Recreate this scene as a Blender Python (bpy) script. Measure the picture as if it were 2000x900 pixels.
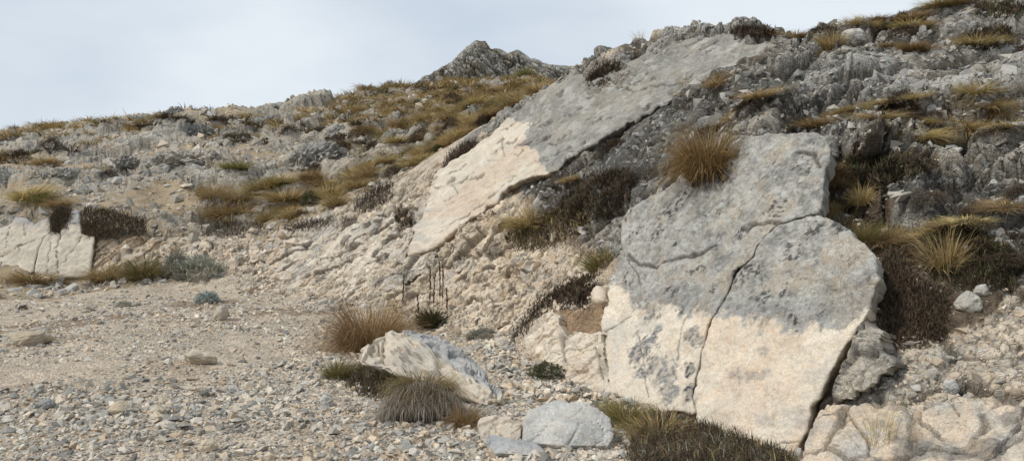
import bpy, bmesh, math, time
import numpy as np
from mathutils import Vector, Matrix, Quaternion

T0 = time.time()
sc = bpy.context.scene
for o in list(bpy.data.objects): bpy.data.objects.remove(o, do_unlink=True)
COL = sc.collection
rng = np.random.default_rng(7)

# ------------------------------------------------------------------ camera, sky, sun, exposure
F = 1540.0            # focal length in photo pixels (2000 px wide)
EYE = 1.6             # eye height in metres
cam_d = bpy.data.cameras.new('camera'); cam = bpy.data.objects.new('camera', cam_d); COL.objects.link(cam)
cam_d.sensor_width = 36.0; cam_d.lens = 36.0 * F / 2000.0
cam_d.clip_start = 0.1; cam_d.clip_end = 3000.0
cam.location = (0, 0, EYE); cam.rotation_euler = (math.pi / 2, 0, 0)
sc.camera = cam

SUN_EL, SUN_AZ = math.radians(47), math.radians(242)     # azimuth clockwise from +Y (view direction)
world = bpy.data.worlds.new('World'); sc.world = world; world.use_nodes = True
wn, wl = world.node_tree.nodes, world.node_tree.links
wn.clear()
w_out = wn.new('ShaderNodeOutputWorld'); w_bg = wn.new('ShaderNodeBackground')
w_sky = wn.new('ShaderNodeTexSky'); w_sky.sky_type = 'NISHITA'; w_sky.sun_disc = False
w_sky.sun_elevation = SUN_EL; w_sky.sun_rotation = SUN_AZ; w_sky.air_density = 1.0; w_sky.dust_density = 1.5
w_tc = wn.new('ShaderNodeTexCoord')
w_map = wn.new('ShaderNodeMapping'); w_map.inputs['Scale'].default_value = (1.0, 1.0, 2.6)
w_map.inputs['Location'].default_value = (0.15, 0.0, 0.35)
w_noise = wn.new('ShaderNodeTexNoise'); w_noise.inputs['Scale'].default_value = 1.5
w_noise.inputs['Detail'].default_value = 5.0; w_noise.inputs['Roughness'].default_value = 0.45
w_ramp = wn.new('ShaderNodeValToRGB')
w_ramp.color_ramp.elements[0].position = 0.36; w_ramp.color_ramp.elements[0].color = (4.7, 5.75, 7.15, 1)
w_ramp.color_ramp.elements[1].position = 0.63; w_ramp.color_ramp.elements[1].color = (8.7, 9.35, 9.95, 1)
w_mix = wn.new('ShaderNodeMixRGB'); w_mix.inputs[0].default_value = 0.93      # overcast: cloud deck over the blue
wl.new(w_tc.outputs['Generated'], w_map.inputs['Vector']); wl.new(w_map.outputs[0], w_noise.inputs['Vector'])
wl.new(w_noise.outputs['Fac'], w_ramp.inputs[0])
wl.new(w_sky.outputs[0], w_mix.inputs[1]); wl.new(w_ramp.outputs[0], w_mix.inputs[2])
wl.new(w_mix.outputs[0], w_bg.inputs['Color']); w_bg.inputs['Strength'].default_value = 0.088
wl.new(w_bg.outputs[0], w_out.inputs['Surface'])

sun_d = bpy.data.lights.new('sun', 'SUN'); sun_d.energy = 2.4; sun_d.angle = math.radians(10); sun_d.color = (1.0, 0.955, 0.88)
sun = bpy.data.objects.new('sun', sun_d); COL.objects.link(sun)
sdir = Vector((math.sin(SUN_AZ) * math.cos(SUN_EL), math.cos(SUN_AZ) * math.cos(SUN_EL), math.sin(SUN_EL)))
sun.rotation_euler = sdir.to_track_quat('Z', 'Y').to_euler(); sun.location = (-6, -8, 20)
vs = sc.view_settings
sc.display_settings.display_device = 'sRGB'
vs.view_transform = 'Standard'; vs.look = 'None'; vs.exposure = 0.12; vs.gamma = 1.0; vs.use_curve_mapping = False

# ------------------------------------------------------------------ numeric helpers
def hsh(ix, iy, iz, seed):
    h = (ix.astype(np.uint32) * np.uint32(374761393)) ^ (iy.astype(np.uint32) * np.uint32(668265263)) ^ (iz.astype(np.uint32) * np.uint32(2147483647 - 58)) ^ np.uint32((seed * 974711 + 12345) & 0xffffffff)
    h = (h ^ (h >> np.uint32(13))) * np.uint32(1274126177)
    h = (h ^ (h >> np.uint32(15))) * np.uint32(2246822519)
    return (h ^ (h >> np.uint32(16)))
def h01(ix, iy, iz, seed): return hsh(ix, iy, iz, seed).astype(np.float32) * np.float32(1 / 4294967295.0)
def vnoise(p, seed=0):
    i = np.floor(p).astype(np.int64); f = (p - i).astype(np.float32); i = i.astype(np.int32)
    w = f * f * f * (f * (f * 6 - 15) + 10)
    r = 0
    for a in (0, 1):
        for b in (0, 1):
            for c in (0, 1):
                ww = (w[:, 0] if a else 1 - w[:, 0]) * (w[:, 1] if b else 1 - w[:, 1]) * (w[:, 2] if c else 1 - w[:, 2])
                r = r + ww * h01(i[:, 0] + a, i[:, 1] + b, i[:, 2] + c, seed)
    return r * 2 - 1
ROT = np.array([[0.36, 0.48, -0.8], [-0.8, 0.6, 0.0], [0.48, 0.64, 0.6]])
def fbm(p, seed=0, oct=4, gain=0.5):
    p = np.asarray(p, dtype=np.float64); r = 0; a = 1.0; s = 0
    for k in range(oct):
        r = r + a * vnoise(p, seed + k * 17); s += a; a *= gain
        p = (p @ ROT.T) * 2.03 + 11.3
    return r / s * 1.6
def voronoi(p, seed=0):
    i = np.floor(p).astype(np.int32); n = len(p)
    f1 = np.full(n, 9.0, np.float32); f2 = np.full(n, 9.0, np.float32); cid = np.zeros(n, np.float32); vec = np.zeros((n, 3), np.float32)
    for a in (-1, 0, 1):
        for b in (-1, 0, 1):
            for c in (-1, 0, 1):
                x, y, z = i[:, 0] + a, i[:, 1] + b, i[:, 2] + c
                d = np.stack([x + 0.1 + 0.8 * h01(x, y, z, seed) - p[:, 0], y + 0.1 + 0.8 * h01(x, y, z, seed + 1) - p[:, 1], z + 0.1 + 0.8 * h01(x, y, z, seed + 2) - p[:, 2]], 1).astype(np.float32)
                q = np.sqrt((d * d).sum(1)); m = q < f1
                f2 = np.where(m, f1, np.minimum(f2, q)); f1 = np.where(m, q, f1)
                cid = np.where(m, h01(x, y, z, seed + 3), cid); vec[m] = -d[m]
    return f1, f2, cid, vec
def sstep(a, b, x):
    t = np.clip((x - a) / (b - a), 0, 1); return t * t * (3 - 2 * t)
def inpoly(px, py, poly):
    poly = np.asarray(poly, float); r = np.zeros(len(px), bool); j = len(poly) - 1
    for k in range(len(poly)):
        x1, y1 = poly[k]; x2, y2 = poly[j]
        c = ((y1 > py) != (y2 > py))
        if c.any():
            with np.errstate(divide='ignore', invalid='ignore'):
                r ^= c & (px < (x2 - x1) * (py - y1) / (y2 - y1 + 1e-12) + x1)
        j = k
    return r
def polydist(px, py, pts, closed=False):
    pts = np.asarray(pts, float); best = np.full(len(px), 1e9); nx = np.zeros(len(px)); ny = np.zeros(len(px))
    n = len(pts)
    for k in range(n if closed else n - 1):
        a = pts[k]; b = pts[(k + 1) % n]; d = b - a; L = (d * d).sum() + 1e-12
        t = np.clip(((px - a[0]) * d[0] + (py - a[1]) * d[1]) / L, 0, 1)
        qx = a[0] + t * d[0]; qy = a[1] + t * d[1]; e = np.hypot(px - qx, py - qy); m = e < best
        best = np.where(m, e, best); nx = np.where(m, qx, nx); ny = np.where(m, qy, ny)
    return best, nx, ny
def P(u, v, Y): return ((u - 1000) / F * Y, Y, EYE + (450 - v) / F * Y)
def px_of(p):
    p = np.asarray(p, float); y = np.maximum(p[:, 1], 0.05)
    return 1000 + F * p[:, 0] / y, 450 - F * (p[:, 2] - EYE) / y
def mesh_from(name, verts, tris=None, quads=None, cols=None, smooth=False, mats=()):
    me = bpy.data.meshes.new(name); verts = np.asarray(verts, np.float32)
    nt = 0 if tris is None else len(tris); nq = 0 if quads is None else len(quads)
    me.vertices.add(len(verts)); me.vertices.foreach_set('co', verts.ravel())
    loops = []; tot = []
    if nt: loops.append(np.asarray(tris, np.int32).ravel()); tot.append(np.full(nt, 3, np.int32))
    if nq: loops.append(np.asarray(quads, np.int32).ravel()); tot.append(np.full(nq, 4, np.int32))
    loops = np.concatenate(loops); tot = np.concatenate(tot); start = np.concatenate([[0], np.cumsum(tot)[:-1]]).astype(np.int32)
    me.loops.add(len(loops)); me.loops.foreach_set('vertex_index', loops)
    me.polygons.add(len(tot)); me.polygons.foreach_set('loop_start', start)
    me.polygons.foreach_set('use_smooth', np.full(len(tot), smooth, bool))
    if cols is not None:
        a = me.color_attributes.new('Col', 'FLOAT_COLOR', 'POINT')
        c = np.asarray(cols, np.float32)
        if c.shape[1] == 3: c = np.concatenate([c, np.ones((len(c), 1), np.float32)], 1)
        a.data.foreach_set('color', c.ravel())
    me.update(calc_edges=True)
    for m in mats: me.materials.append(m)
    return me
LANDMARKS = []
def nearest_mark(u, v, marks):
    return min(marks, key=lambda m: (m[0] - u) ** 2 + (m[1] - v) ** 2)[2]
ORD = ['leftmost', 'second from left', 'third from left', 'fourth from left', 'fifth from left', 'sixth from left', 'seventh from left', 'eighth from left', 'ninth from left', 'tenth from left', 'eleventh from left', 'twelfth from left', 'thirteenth from left', 'fourteenth from left', 'fifteenth from left']
POOL = {}
def later(o, label, u): POOL.setdefault(label, []).append((float(u), o))
def settle_labels():
    for lab, items in POOL.items():
        items.sort(key=lambda q: q[0])
        for k, (u, o) in enumerate(items): o['label'] = lab if len(items) == 1 or len(items) > 15 else lab + ', ' + ORD[k]
def link(name, data, parent=None, loc=None):
    o = bpy.data.objects.new(name, data); COL.objects.link(o)
    if loc is not None: o.location = loc
    if parent is not None: o.parent = parent
    return o
def tag(o, label=None, cat=None, group=None, kind=None):
    if cat and not kind: kind = 'thing'
    for k, v in (('label', label), ('category', cat), ('group', group), ('kind', kind)):
        if v: o[k] = v
    return o

# ------------------------------------------------------------------ materials
def nodes_of(name):
    m = bpy.data.materials.new(name); m.use_nodes = True; nt = m.node_tree
    return m, nt.nodes, nt.links, nt.nodes['Principled BSDF']
def rock_material(name, s=1.0, bump=0.03, lich=1.0, contrast=1.0, grain=1.0, speck=False, dk_=0.0):
    """limestone: own colour from the mesh attribute, mottling, pale and black lichen where the attribute's alpha asks for it"""
    m, N, L, bs = nodes_of(name)
    bs.inputs['Roughness'].default_value = 0.93; bs.inputs['Specular IOR Level'].default_value = 0.15
    at = N.new('ShaderNodeAttribute'); at.attribute_name = 'Col'
    geo = N.new('ShaderNodeNewGeometry'); pos = geo.outputs['Position']
    def noise(scale, det=6, rough=0.6, dist=0.0):
        n = N.new('ShaderNodeTexNoise'); n.inputs['Scale'].default_value = scale * s; n.inputs['Detail'].default_value = det
        n.inputs['Roughness'].default_value = rough; n.inputs['Distortion'].default_value = dist; L.new(pos, n.inputs['Vector']); return n.outputs['Fac']
    def remap(x, a, b, c, d):
        r = N.new('ShaderNodeMapRange'); L.new(x, r.inputs[0])
        for k, q in zip((1, 2, 3, 4), (a, b, c, d)): r.inputs[k].default_value = q
        return r.outputs[0]
    def math_(op, a, b):
        r = N.new('ShaderNodeMath'); r.operation = op
        for k, q in enumerate((a, b)):
            if isinstance(q, (int, float)): r.inputs[k].default_value = q
            else: L.new(q, r.inputs[k])
        return r.outputs[0]
    def mix(kind, fac, a, b):
        r = N.new('ShaderNodeMixRGB'); r.blend_type = kind
        for k, q in enumerate((fac, a, b)):
            if isinstance(q, (int, float)): r.inputs[k].default_value = q
            elif isinstance(q, tuple): r.inputs[k].default_value = q
            else: L.new(q, r.inputs[k])
        return r.outputs[0]
    n1 = noise(2.6, 6, 0.62); n2 = noise(19.0, 7, 0.7); n3 = noise(75.0, 4, 0.7)
    k = math_('MULTIPLY', remap(n1, 0.3, 0.7, 1 - 0.2 * contrast, 1 + 0.18 * contrast), remap(n2, 0.25, 0.75, 1 - 0.27 * contrast, 1 + 0.25 * contrast))
    k = math_('MULTIPLY', k, remap(n3, 0.25, 0.75, 1 - 0.2 * grain, 1 + 0.2 * grain))
    cmb = N.new('ShaderNodeCombineColor')
    for q in range(3): L.new(k, cmb.inputs[q])
    c = mix('MULTIPLY', 1.0, at.outputs['Color'], cmb.outputs[0])
    warm = remap(noise(6.5, 5, 0.6), 0.5, 0.75, 0.0, 0.45)
    c = mix('MIX', warm, c, mix('MULTIPLY', 1.0, c, (1.12, 0.93, 0.74, 1)))
    pale = math_('MULTIPLY', remap(noise(11.0, 5, 0.55, 0.4), 0.56, 0.63, 0.0, 0.55 * lich), at.outputs['Alpha'])
    c = mix('MIX', pale, c, (0.50, 0.49, 0.45, 1))
    dark = math_('MULTIPLY', remap(noise(8.0, 8, 0.72, 0.6), 0.585 - dk_, 0.65 - dk_, 0.0, min(0.8 * lich, 0.9)), at.outputs['Alpha'])
    c = mix('MIX', dark, c, (0.055, 0.054, 0.05, 1))
    if speck:
        v2 = N.new('ShaderNodeTexVoronoi'); v2.inputs['Scale'].default_value = 42.0; L.new(pos, v2.inputs['Vector'])
        sx = N.new('ShaderNodeSeparateColor'); L.new(v2.outputs['Color'], sx.inputs[0])
        inv = math_('SUBTRACT', 1.0, at.outputs['Alpha']); pk = math_('MULTIPLY', inv, 0.9)
        pr = N.new('ShaderNodeValToRGB'); e = pr.color_ramp.elements; e[0].color = (0.6, 0.58, 0.57, 1); e[1].color = (1.28, 1.27, 1.25, 1); e[1].position = 1.0; L.new(sx.outputs[0], pr.inputs[0])
        c = mix('MULTIPLY', pk, c, pr.outputs[0])
    L.new(c, bs.inputs['Base Color'])
    vo = N.new('ShaderNodeTexVoronoi'); vo.feature = 'DISTANCE_TO_EDGE'; vo.inputs['Scale'].default_value = 16 * s
    wv = N.new('ShaderNodeVectorMath'); wv.operation = 'ADD'
    wn_ = N.new('ShaderNodeTexNoise'); wn_.inputs['Scale'].default_value = 9 * s; L.new(pos, wn_.inputs['Vector'])
    sc_ = N.new('ShaderNodeVectorMath'); sc_.operation = 'SCALE'; sc_.inputs['Scale'].default_value = 0.12 / s
    L.new(wn_.outputs['Color'], sc_.inputs[0]); L.new(pos, wv.inputs[0]); L.new(sc_.outputs[0], wv.inputs[1]); L.new(wv.outputs[0], vo.inputs['Vector'])
    crack = math_('MULTIPLY', remap(vo.outputs['Distance'], 0.0, 0.09, -0.5, 0.0), at.outputs['Alpha'])
    hgt = math_('ADD', math_('ADD', math_('MULTIPLY', n2, 1.0), math_('MULTIPLY', n3, 0.4)), crack)
    if speck: hgt = math_('ADD', hgt, math_('MULTIPLY', math_('MULTIPLY', v2.outputs['Distance'], inv), -0.9))
    b = N.new('ShaderNodeBump'); b.inputs['Strength'].default_value = 0.9; b.inputs['Distance'].default_value = bump
    L.new(hgt, b.inputs['Height']); L.new(b.outputs[0], bs.inputs['Normal'])
    return m
def leaf_material(name, rough=0.75, trans=0.25):
    m, N, L, bs = nodes_of(name)
    at = N.new('ShaderNodeAttribute'); at.attribute_name = 'Col'
    oi = N.new('ShaderNodeObjectInfo')
    hs = N.new('ShaderNodeHueSaturation')
    r = N.new('ShaderNodeMapRange'); L.new(oi.outputs['Random'], r.inputs[0]); r.inputs[3].default_value = 0.8; r.inputs[4].default_value = 1.18
    r2 = N.new('ShaderNodeMapRange'); L.new(oi.outputs['Random'], r2.inputs[0]); r2.inputs[3].default_value = 0.485; r2.inputs[4].default_value = 0.51
    L.new(r.outputs[0], hs.inputs['Value']); L.new(r2.outputs[0], hs.inputs['Hue']); L.new(at.outputs['Color'], hs.inputs['Color'])
    bs.inputs['Roughness'].default_value = rough; bs.inputs['Specular IOR Level'].default_value = 0.2
    L.new(hs.outputs[0], bs.inputs['Base Color'])
    tr = N.new('ShaderNodeBsdfTranslucent'); L.new(hs.outputs[0], tr.inputs['Color'])
    mx = N.new('ShaderNodeMixShader'); mx.inputs[0].default_value = trans
    L.new(bs.outputs[0], mx.inputs[1]); L.new(tr.outputs[0], mx.inputs[2]); L.new(mx.outputs[0], N['Material Output'].inputs['Surface'])
    return m
M_GROUND = rock_material('weathered_limestone', 1.0, 0.03, 1.1, speck=True, dk_=0.03)
M_SLAB = rock_material('slab_limestone', 1.2, 0.016, 1.0, 0.6, 1.7)
M_STONE = rock_material('loose_stone', 2.2, 0.012, 0.5, 0.7)
M_HILL = rock_material('far_limestone', 0.45, 0.08)
M_GRASS = leaf_material('dry_grass'); M_TWIG = leaf_material('twigs', 0.9, 0.08)

# base colours (linear albedo)
GREY = np.array([0.40, 0.385, 0.35]); LGREY = np.array([0.42, 0.405, 0.37]); TAN = np.array([0.62, 0.525, 0.405]); CREAM = np.array([0.66, 0.585, 0.475])
PEACH = np.array([0.64, 0.53, 0.415]); SOIL = np.array([0.10, 0.078, 0.056]); DUST = np.array([0.56, 0.478, 0.375]); STRAWSOIL = np.array([0.21, 0.155, 0.085])

# ------------------------------------------------------------------ planes of the fault (world space)
def plane(pts):
    a, b, c = [np.array(q, float) for q in pts]; n = np.cross(b - a, c - a); n /= np.linalg.norm(n)
    if n @ (np.array([0, 0, EYE]) - a) < 0: n = -n
    return n, a
N_SLAB = np.array([-0.737, -0.36, 0.574]); N_SLAB /= np.linalg.norm(N_SLAB); PL_SLAB = (N_SLAB, np.array([1.95, 5.6, 0.0]))
PL_FACE = plane([P(850, 480, 15.3), P(1000, 240, 17.5), P(1380, 55, 15.5)])
PL_LEFT = plane([P(0, 545, 19.8), P(180, 530, 20.1), P(100, 420, 20.75)])
def on_plane(u, v, pl, off=0.0):
    n, p0 = pl; u = np.asarray(u, float); v = np.asarray(v, float)
    d = np.stack([(u - 1000) / F, np.ones_like(u), (450 - v) / F], -1); c = np.array([0, 0, EYE])
    t = (n @ (p0 + n * off) - n @ c) / (d @ n)
    return c + d * t[..., None]

# ------------------------------------------------------------------ ground: one sheet fitted through points of known distance
ctl = []
def C(*rows):
    for u, v, Y in rows: ctl.append(P(u, v, Y))
C((-150, 900, 5.4), (0, 900, 5.4), (500, 900, 5.4), (1000, 900, 5.4), (1300, 900, 5.4), (0, 800, 7.0), (500, 800, 7.0), (900, 800, 7.0), (1150, 800, 6.95),
  (0, 720, 9.0), (500, 720, 9.0), (750, 740, 8.4), (0, 660, 11.5), (400, 650, 12.0), (640, 660, 11.4), (0, 600, 15.6), (300, 600, 15.5), (500, 600, 15.0),
  (0, 562, 18.8), (200, 555, 19.0), (400, 552, 18.8), (480, 560, 18.2), (0, 550, 19.9), (90, 544, 20.1), (180, 537, 20.3), (-120, 560, 19.6), (0, 556, 19.4), (90, 550, 19.6), (0, 490, 20.45), (90, 480, 20.6), (150, 480, 20.7),
  (1000, 720, 9.0), (1000, 655, 11.2), (1100, 742, 8.4), (1220, 795, 7.1), (1380, 835, 6.3), (1540, 900, 5.45), (900, 690, 9.9))
C((-120, 440, 21.4), (0, 428, 21.4), (100, 418, 21.3), (190, 425, 21.2), (270, 440, 21.3), (330, 455, 21.2), (380, 490, 20.4), (330, 500, 20.4), (250, 500, 20.35), (197, 470, 20.55), (200, 520, 20.2), (240, 465, 20.7), (450, 520, 19.6), (420, 440, 22.8), (490, 452, 21.6), (560, 428, 21.2), (620, 405, 21.4))
C((-120, 405, 23), (0, 400, 23), (150, 400, 23.2), (300, 397, 24), (500, 400, 23.5), (640, 375, 23), (720, 345, 23),
  (-120, 335, 30), (0, 330, 30), (150, 330, 30), (300, 322, 30), (420, 330, 28), (500, 312, 31), (650, 300, 28), (800, 292, 25), (880, 270, 24),
  (-120, 295, 38), (0, 290, 38), (150, 285, 38), (300, 270, 38), (500, 252, 40), (700, 238, 38), (850, 240, 32), (950, 222, 27), (1040, 175, 26))
sky_l = [(-250, 268, 46), (-100, 262, 46), (0, 256, 46), (100, 248, 46), (200, 237, 46), (330, 218, 46), (400, 214, 46), (500, 206, 48), (600, 192, 50), (700, 188, 52), (800, 186, 55), (900, 185, 56), (1000, 176, 52), (1085, 156, 42)]
sky_r = [(1200, 97, 16.6), (1300, 70, 16.1), (1380, 55, 15.6), (1480, 50, 15.0), (1560, 55, 14.4), (1600, 80, 14.0), (1660, 80, 14.2), (1700, 55, 15), (1760, 28, 15.5), (1850, 6, 16), (2000, -20, 17), (2150, -40, 17), (2350, -60, 17)]
for u, v, Y in sky_l:
    C((u, v, Y)); x, y, z = P(u, v, Y); ctl.append((x * 1.35, y * 1.35, z)); ctl.append((x * 2.6, y * 2.6, z - 1))
for u, v, Y in sky_r:
    C((u, v, Y)); x, y, z = P(u, v, Y); ctl.append((x * 1.3, y * 1.3, z + 0.1)); ctl.append((x * 2.2, y * 2.2, z + 0.3)); ctl.append((x * 5, y * 5, z + 1))
# middle rock face and the slope under it lie on the fault plane
for u, v in [(1130, 137), (1062, 178), (1000, 238), (947, 272), (870, 318), (1060, 290), (1150, 220), (1250, 160), (1330, 110), (1430, 100), (1000, 330), (900, 400), (850, 480), (780, 470), (700, 470),
             (640, 490), (540, 520), (600, 560), (700, 560), (780, 590), (850, 612), (950, 560), (930, 500), (1000, 480), (1020, 400), (1100, 330), (1180, 280), (1050, 560), (980, 630), (770, 400), (560, 470)]:
    q = on_plane(u, v, PL_FACE, -0.06); ctl.append(tuple(q))
C((1270, 240, 13.6), (1350, 190, 13.4), (1430, 160, 13.0), (1500, 115, 13.2), (1120, 420, 12.2), (1180, 480, 11.2), (1130, 560, 10.8), (1090, 600, 10.3), (1250, 340, 11.3), (1350, 300, 10.5), (1450, 248, 9.7), (1540, 246, 9.0), (1615, 250, 8.4),
  (1500, 180, 11.4), (1600, 150, 11.2), (1700, 200, 9.6), (1800, 250, 8.6), (1900, 300, 7.8), (2000, 300, 7.4), (1650, 350, 7.9), (1700, 430, 7.2), (1750, 555, 6.4), (1800, 650, 5.95), (1900, 650, 5.8), (2000, 600, 5.8),
  (1760, 740, 5.55), (1900, 800, 5.0), (2000, 850, 4.6), (1700, 850, 5.15), (1610, 890, 5.3), (2000, 900, 4.5), (1800, 400, 7.1), (1900, 400, 6.9), (2000, 400, 6.6), (2000, 500, 6.2), (1900, 500, 6.35), (2000, 200, 8.3), (1900, 150, 9.6),
  (1800, 120, 11.2), (2000, 80, 10.6), (1900, 50, 13.0), (1720, 110, 12.4), (2150, 700, 5.2), (2150, 400, 6.4), (2150, 100, 10), (2200, 900, 4.3))
for u, v in [(1250, 480), (1250, 620), (1350, 420), (1450, 350), (1550, 300), (1400, 560), (1550, 450), (1650, 500), (1350, 700), (1500, 650), (1620, 620), (1450, 780), (1560, 780), (1240, 730)]:
    q = on_plane(u, v, PL_SLAB, -0.34); ctl.append(tuple(q))
for th in (-36, -24, -12, 0, 12, 24, 36):
    for r in (0.6, 2.5):
        ctl.append((r * math.sin(math.radians(th)), r * math.cos(math.radians(th)), 0.0 if th < 20 else 0.05))
ctl = np.array(ctl)
def tl(x, y): return np.stack([np.arctan2(x, y), np.log(np.hypot(x, y)) * 0.8], -1)
_q = tl(ctl[:, 0], ctl[:, 1]); EPS2 = 0.03 ** 2
def ker(a, b): return np.sqrt(((a[:, None] - b[None]) ** 2).sum(-1) + EPS2)
nC = len(ctl); A = np.zeros((nC + 3, nC + 3)); A[:nC, :nC] = ker(_q, _q) - np.eye(nC) * 0.0035
A[:nC, nC] = 1; A[:nC, nC + 1:] = _q; A[nC:, :nC] = A[:nC, nC:].T
_w = np.linalg.solve(A, np.concatenate([ctl[:, 2], [0, 0, 0]]))
def base_z(th, lr):
    q = np.stack([th, lr * 0.8], -1); out = np.empty(len(q))
    for k in range(0, len(q), 20000):
        s = q[k:k + 20000]; out[k:k + 20000] = ker(s, _q) @ _w[:nC] + _w[nC] + s @ _w[nC + 1:]
    return out

TH = np.concatenate([np.radians(np.linspace(-180, -37, 20)), np.radians(np.linspace(-35, 35, 691)), np.radians(np.linspace(37, 180, 20))])
LR = np.concatenate([np.linspace(math.log(0.5), math.log(4.0), 16)[:-1], np.arange(math.log(4.0), math.log(23), 0.0029), np.arange(math.log(23), math.log(62), 0.006), np.linspace(math.log(63), math.log(600), 18)])
cT = np.radians(np.linspace(-38, 38, 160)); cL = np.linspace(math.log(0.5), math.log(130), 300)
gT, gL = np.meshgrid(cT, cL); Zc = base_z(gT.ravel(), gL.ravel()).reshape(gT.shape)
def bil(Zg, xs, ys, x, y):
    i = np.clip((x - xs[0]) / (xs[1] - xs[0]), 0, len(xs) - 1.001); j = np.clip((y - ys[0]) / (ys[1] - ys[0]), 0, len(ys) - 1.001)
    i0 = i.astype(int); j0 = j.astype(int); fx = i - i0; fy = j - j0
    return (Zg[j0, i0] * (1 - fx) + Zg[j0, i0 + 1] * fx) * (1 - fy) + (Zg[j0 + 1, i0] * (1 - fx) + Zg[j0 + 1, i0 + 1] * fx) * fy
tt, ll = np.meshgrid(TH, LR); tt = tt.ravel(); ll = ll.ravel(); nT, nL = len(TH), len(LR)
Z = bil(Zc, cT, cL, np.clip(tt, cT[0], cT[-1]), np.clip(ll, cL[0], cL[-1]))
fade = sstep(math.radians(60), math.radians(130), np.abs(tt)); Z = Z * (1 - fade)
R_ = np.exp(ll); X = R_ * np.sin(tt); Y_ = R_ * np.cos(tt)
V = np.stack([X, Y_, Z], 1)
U, W = px_of(V)
front = Y_ > 1.0
# irregular outlines for the zones
jn = 0.05 * np.stack([fbm(V * 1.1, 3, 4), fbm(V * 1.1, 31, 4)], 1)
sca = F / np.maximum(R_, 4)
ju = U + np.clip(jn[:, 0] * sca * 5, -35, 35); jv = W + np.clip(jn[:, 1] * sca * 4, -25, 25)
Z_TAN = [(470, 565), (505, 480), (560, 440), (640, 410), (760, 352), (850, 350), (870, 310), (1000, 380), (1010, 470), (1090, 470), (1190, 530), (1160, 600), (1060, 610), (1010, 655), (840, 640), (700, 610), (560, 585)]
Z_GREY = [(1000, 361), (860, 335), (960, 240), (1130, 120), (1380, 20), (1560, 30), (2300, -80), (2300, 540), (2000, 520), (1850, 540), (1720, 560), (1500, 600), (1250, 520), (1140, 470), (1060, 430)]
Z_DARK = [(1000, 362), (1100, 314), (1257, 226), (1343, 168), (1450, 140), (1600, 180), (1640, 230), (1500, 245), (1350, 300), (1260, 350), (1190, 420), (1080, 420)]
Z_DARK2 = [(1700, 380), (1780, 330), (1900, 340), (2020, 360), (2020, 440), (1850, 440), (1740, 430)]
Z_SOIL = [(1610, 310), (1820, 290), (1850, 330), (1720, 370), (1720, 430), (1790, 445), (1900, 430), (2010, 510), (1990, 570), (1860, 660), (1720, 670), (1690, 480), (1600, 420)]
Z_PALE = [(1500, 920), (1650, 760), (1740, 650), (1850, 660), (2010, 560), (2300, 540), (2300, 950)]
Z_BANK = [(170, 440), (330, 440), (500, 450), (510, 520), (430, 545), (180, 540)]
Z_TERR = [(-300, 400), (180, 400), (300, 440), (-300, 460)]
near = R_ < 24
Z_FACE = [(798, 500), (806, 470), (800, 445), (834, 400), (862, 336), (947, 270), (1027, 199), (1111, 154), (1176, 150), (1280, 84), (1415, 58), (1506, 101), (1346, 160), (1257, 224), (1158, 278), (1067, 337), (938, 408), (850, 478)]
inT = inpoly(ju, jv, Z_TAN) & front & near; inG = inpoly(ju, jv, Z_GREY) & front & (R_ < 40) & (R_ > 6); inS = inpoly(ju, jv, Z_SOIL) & front & (R_ < 12)
inP = inpoly(ju, jv, Z_PALE) & front & (R_ < 8); inB = inpoly(ju, jv, Z_BANK) & front & (R_ < 23) & (R_ > 15)
inD = (inpoly(ju, jv, Z_DARK) | inpoly(ju, jv, Z_DARK2)) & front & (R_ < 22)
inW = inpoly(ju, jv, [(1080, 598), (1180, 585), (1180, 660), (1090, 655)]) & front & (R_ < 13)
inG |= (tt > math.radians(30)) & (R_ > 6) & (R_ < 60) & ~inS & ~inP
hill = (R_ > 20.5) & ~inG & ~inT & ~inB
# ---- relief
def blur(m, k=7):
    g = m.reshape(nL, nT).astype(np.float32)
    for ax in (0, 1):
        for _ in range(2):
            pad = [(k, k) if q == ax else (0, 0) for q in (0, 1)]; c = np.cumsum(np.pad(g, pad, 'edge'), ax); c = np.concatenate([np.zeros_like(np.take(c, [0], ax)), c], ax)
            n_ = g.shape[ax]; g = (np.take(c, np.arange(2 * k, 2 * k + n_) + 1, ax) - np.take(c, np.arange(n_), ax)) / (2 * k + 1)
    return g.ravel()
G3 = V.reshape(nL, nT, 3); dA = np.gradient(G3, axis=1); dB = np.gradient(G3, axis=0); NRM = np.cross(dA, dB).reshape(-1, 3); NRM /= np.linalg.norm(NRM, axis=1)[:, None] + 1e-12
NRM[NRM[:, 2] < 0] *= -1
nz = np.zeros(len(V))
low = fbm(V * 0.16, 41, 4); mid = fbm(V * 0.55, 42, 4)
hillw = sstep(20.5, 27, R_) * hill
nz += hillw * (0.42 * low + 0.26 * mid)
rocky = hillw * sstep(-0.15, 0.3, fbm(V * 0.23, 43, 3) + 0.35 * mid + 0.26)
CRACK = np.zeros(len(V))
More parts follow.
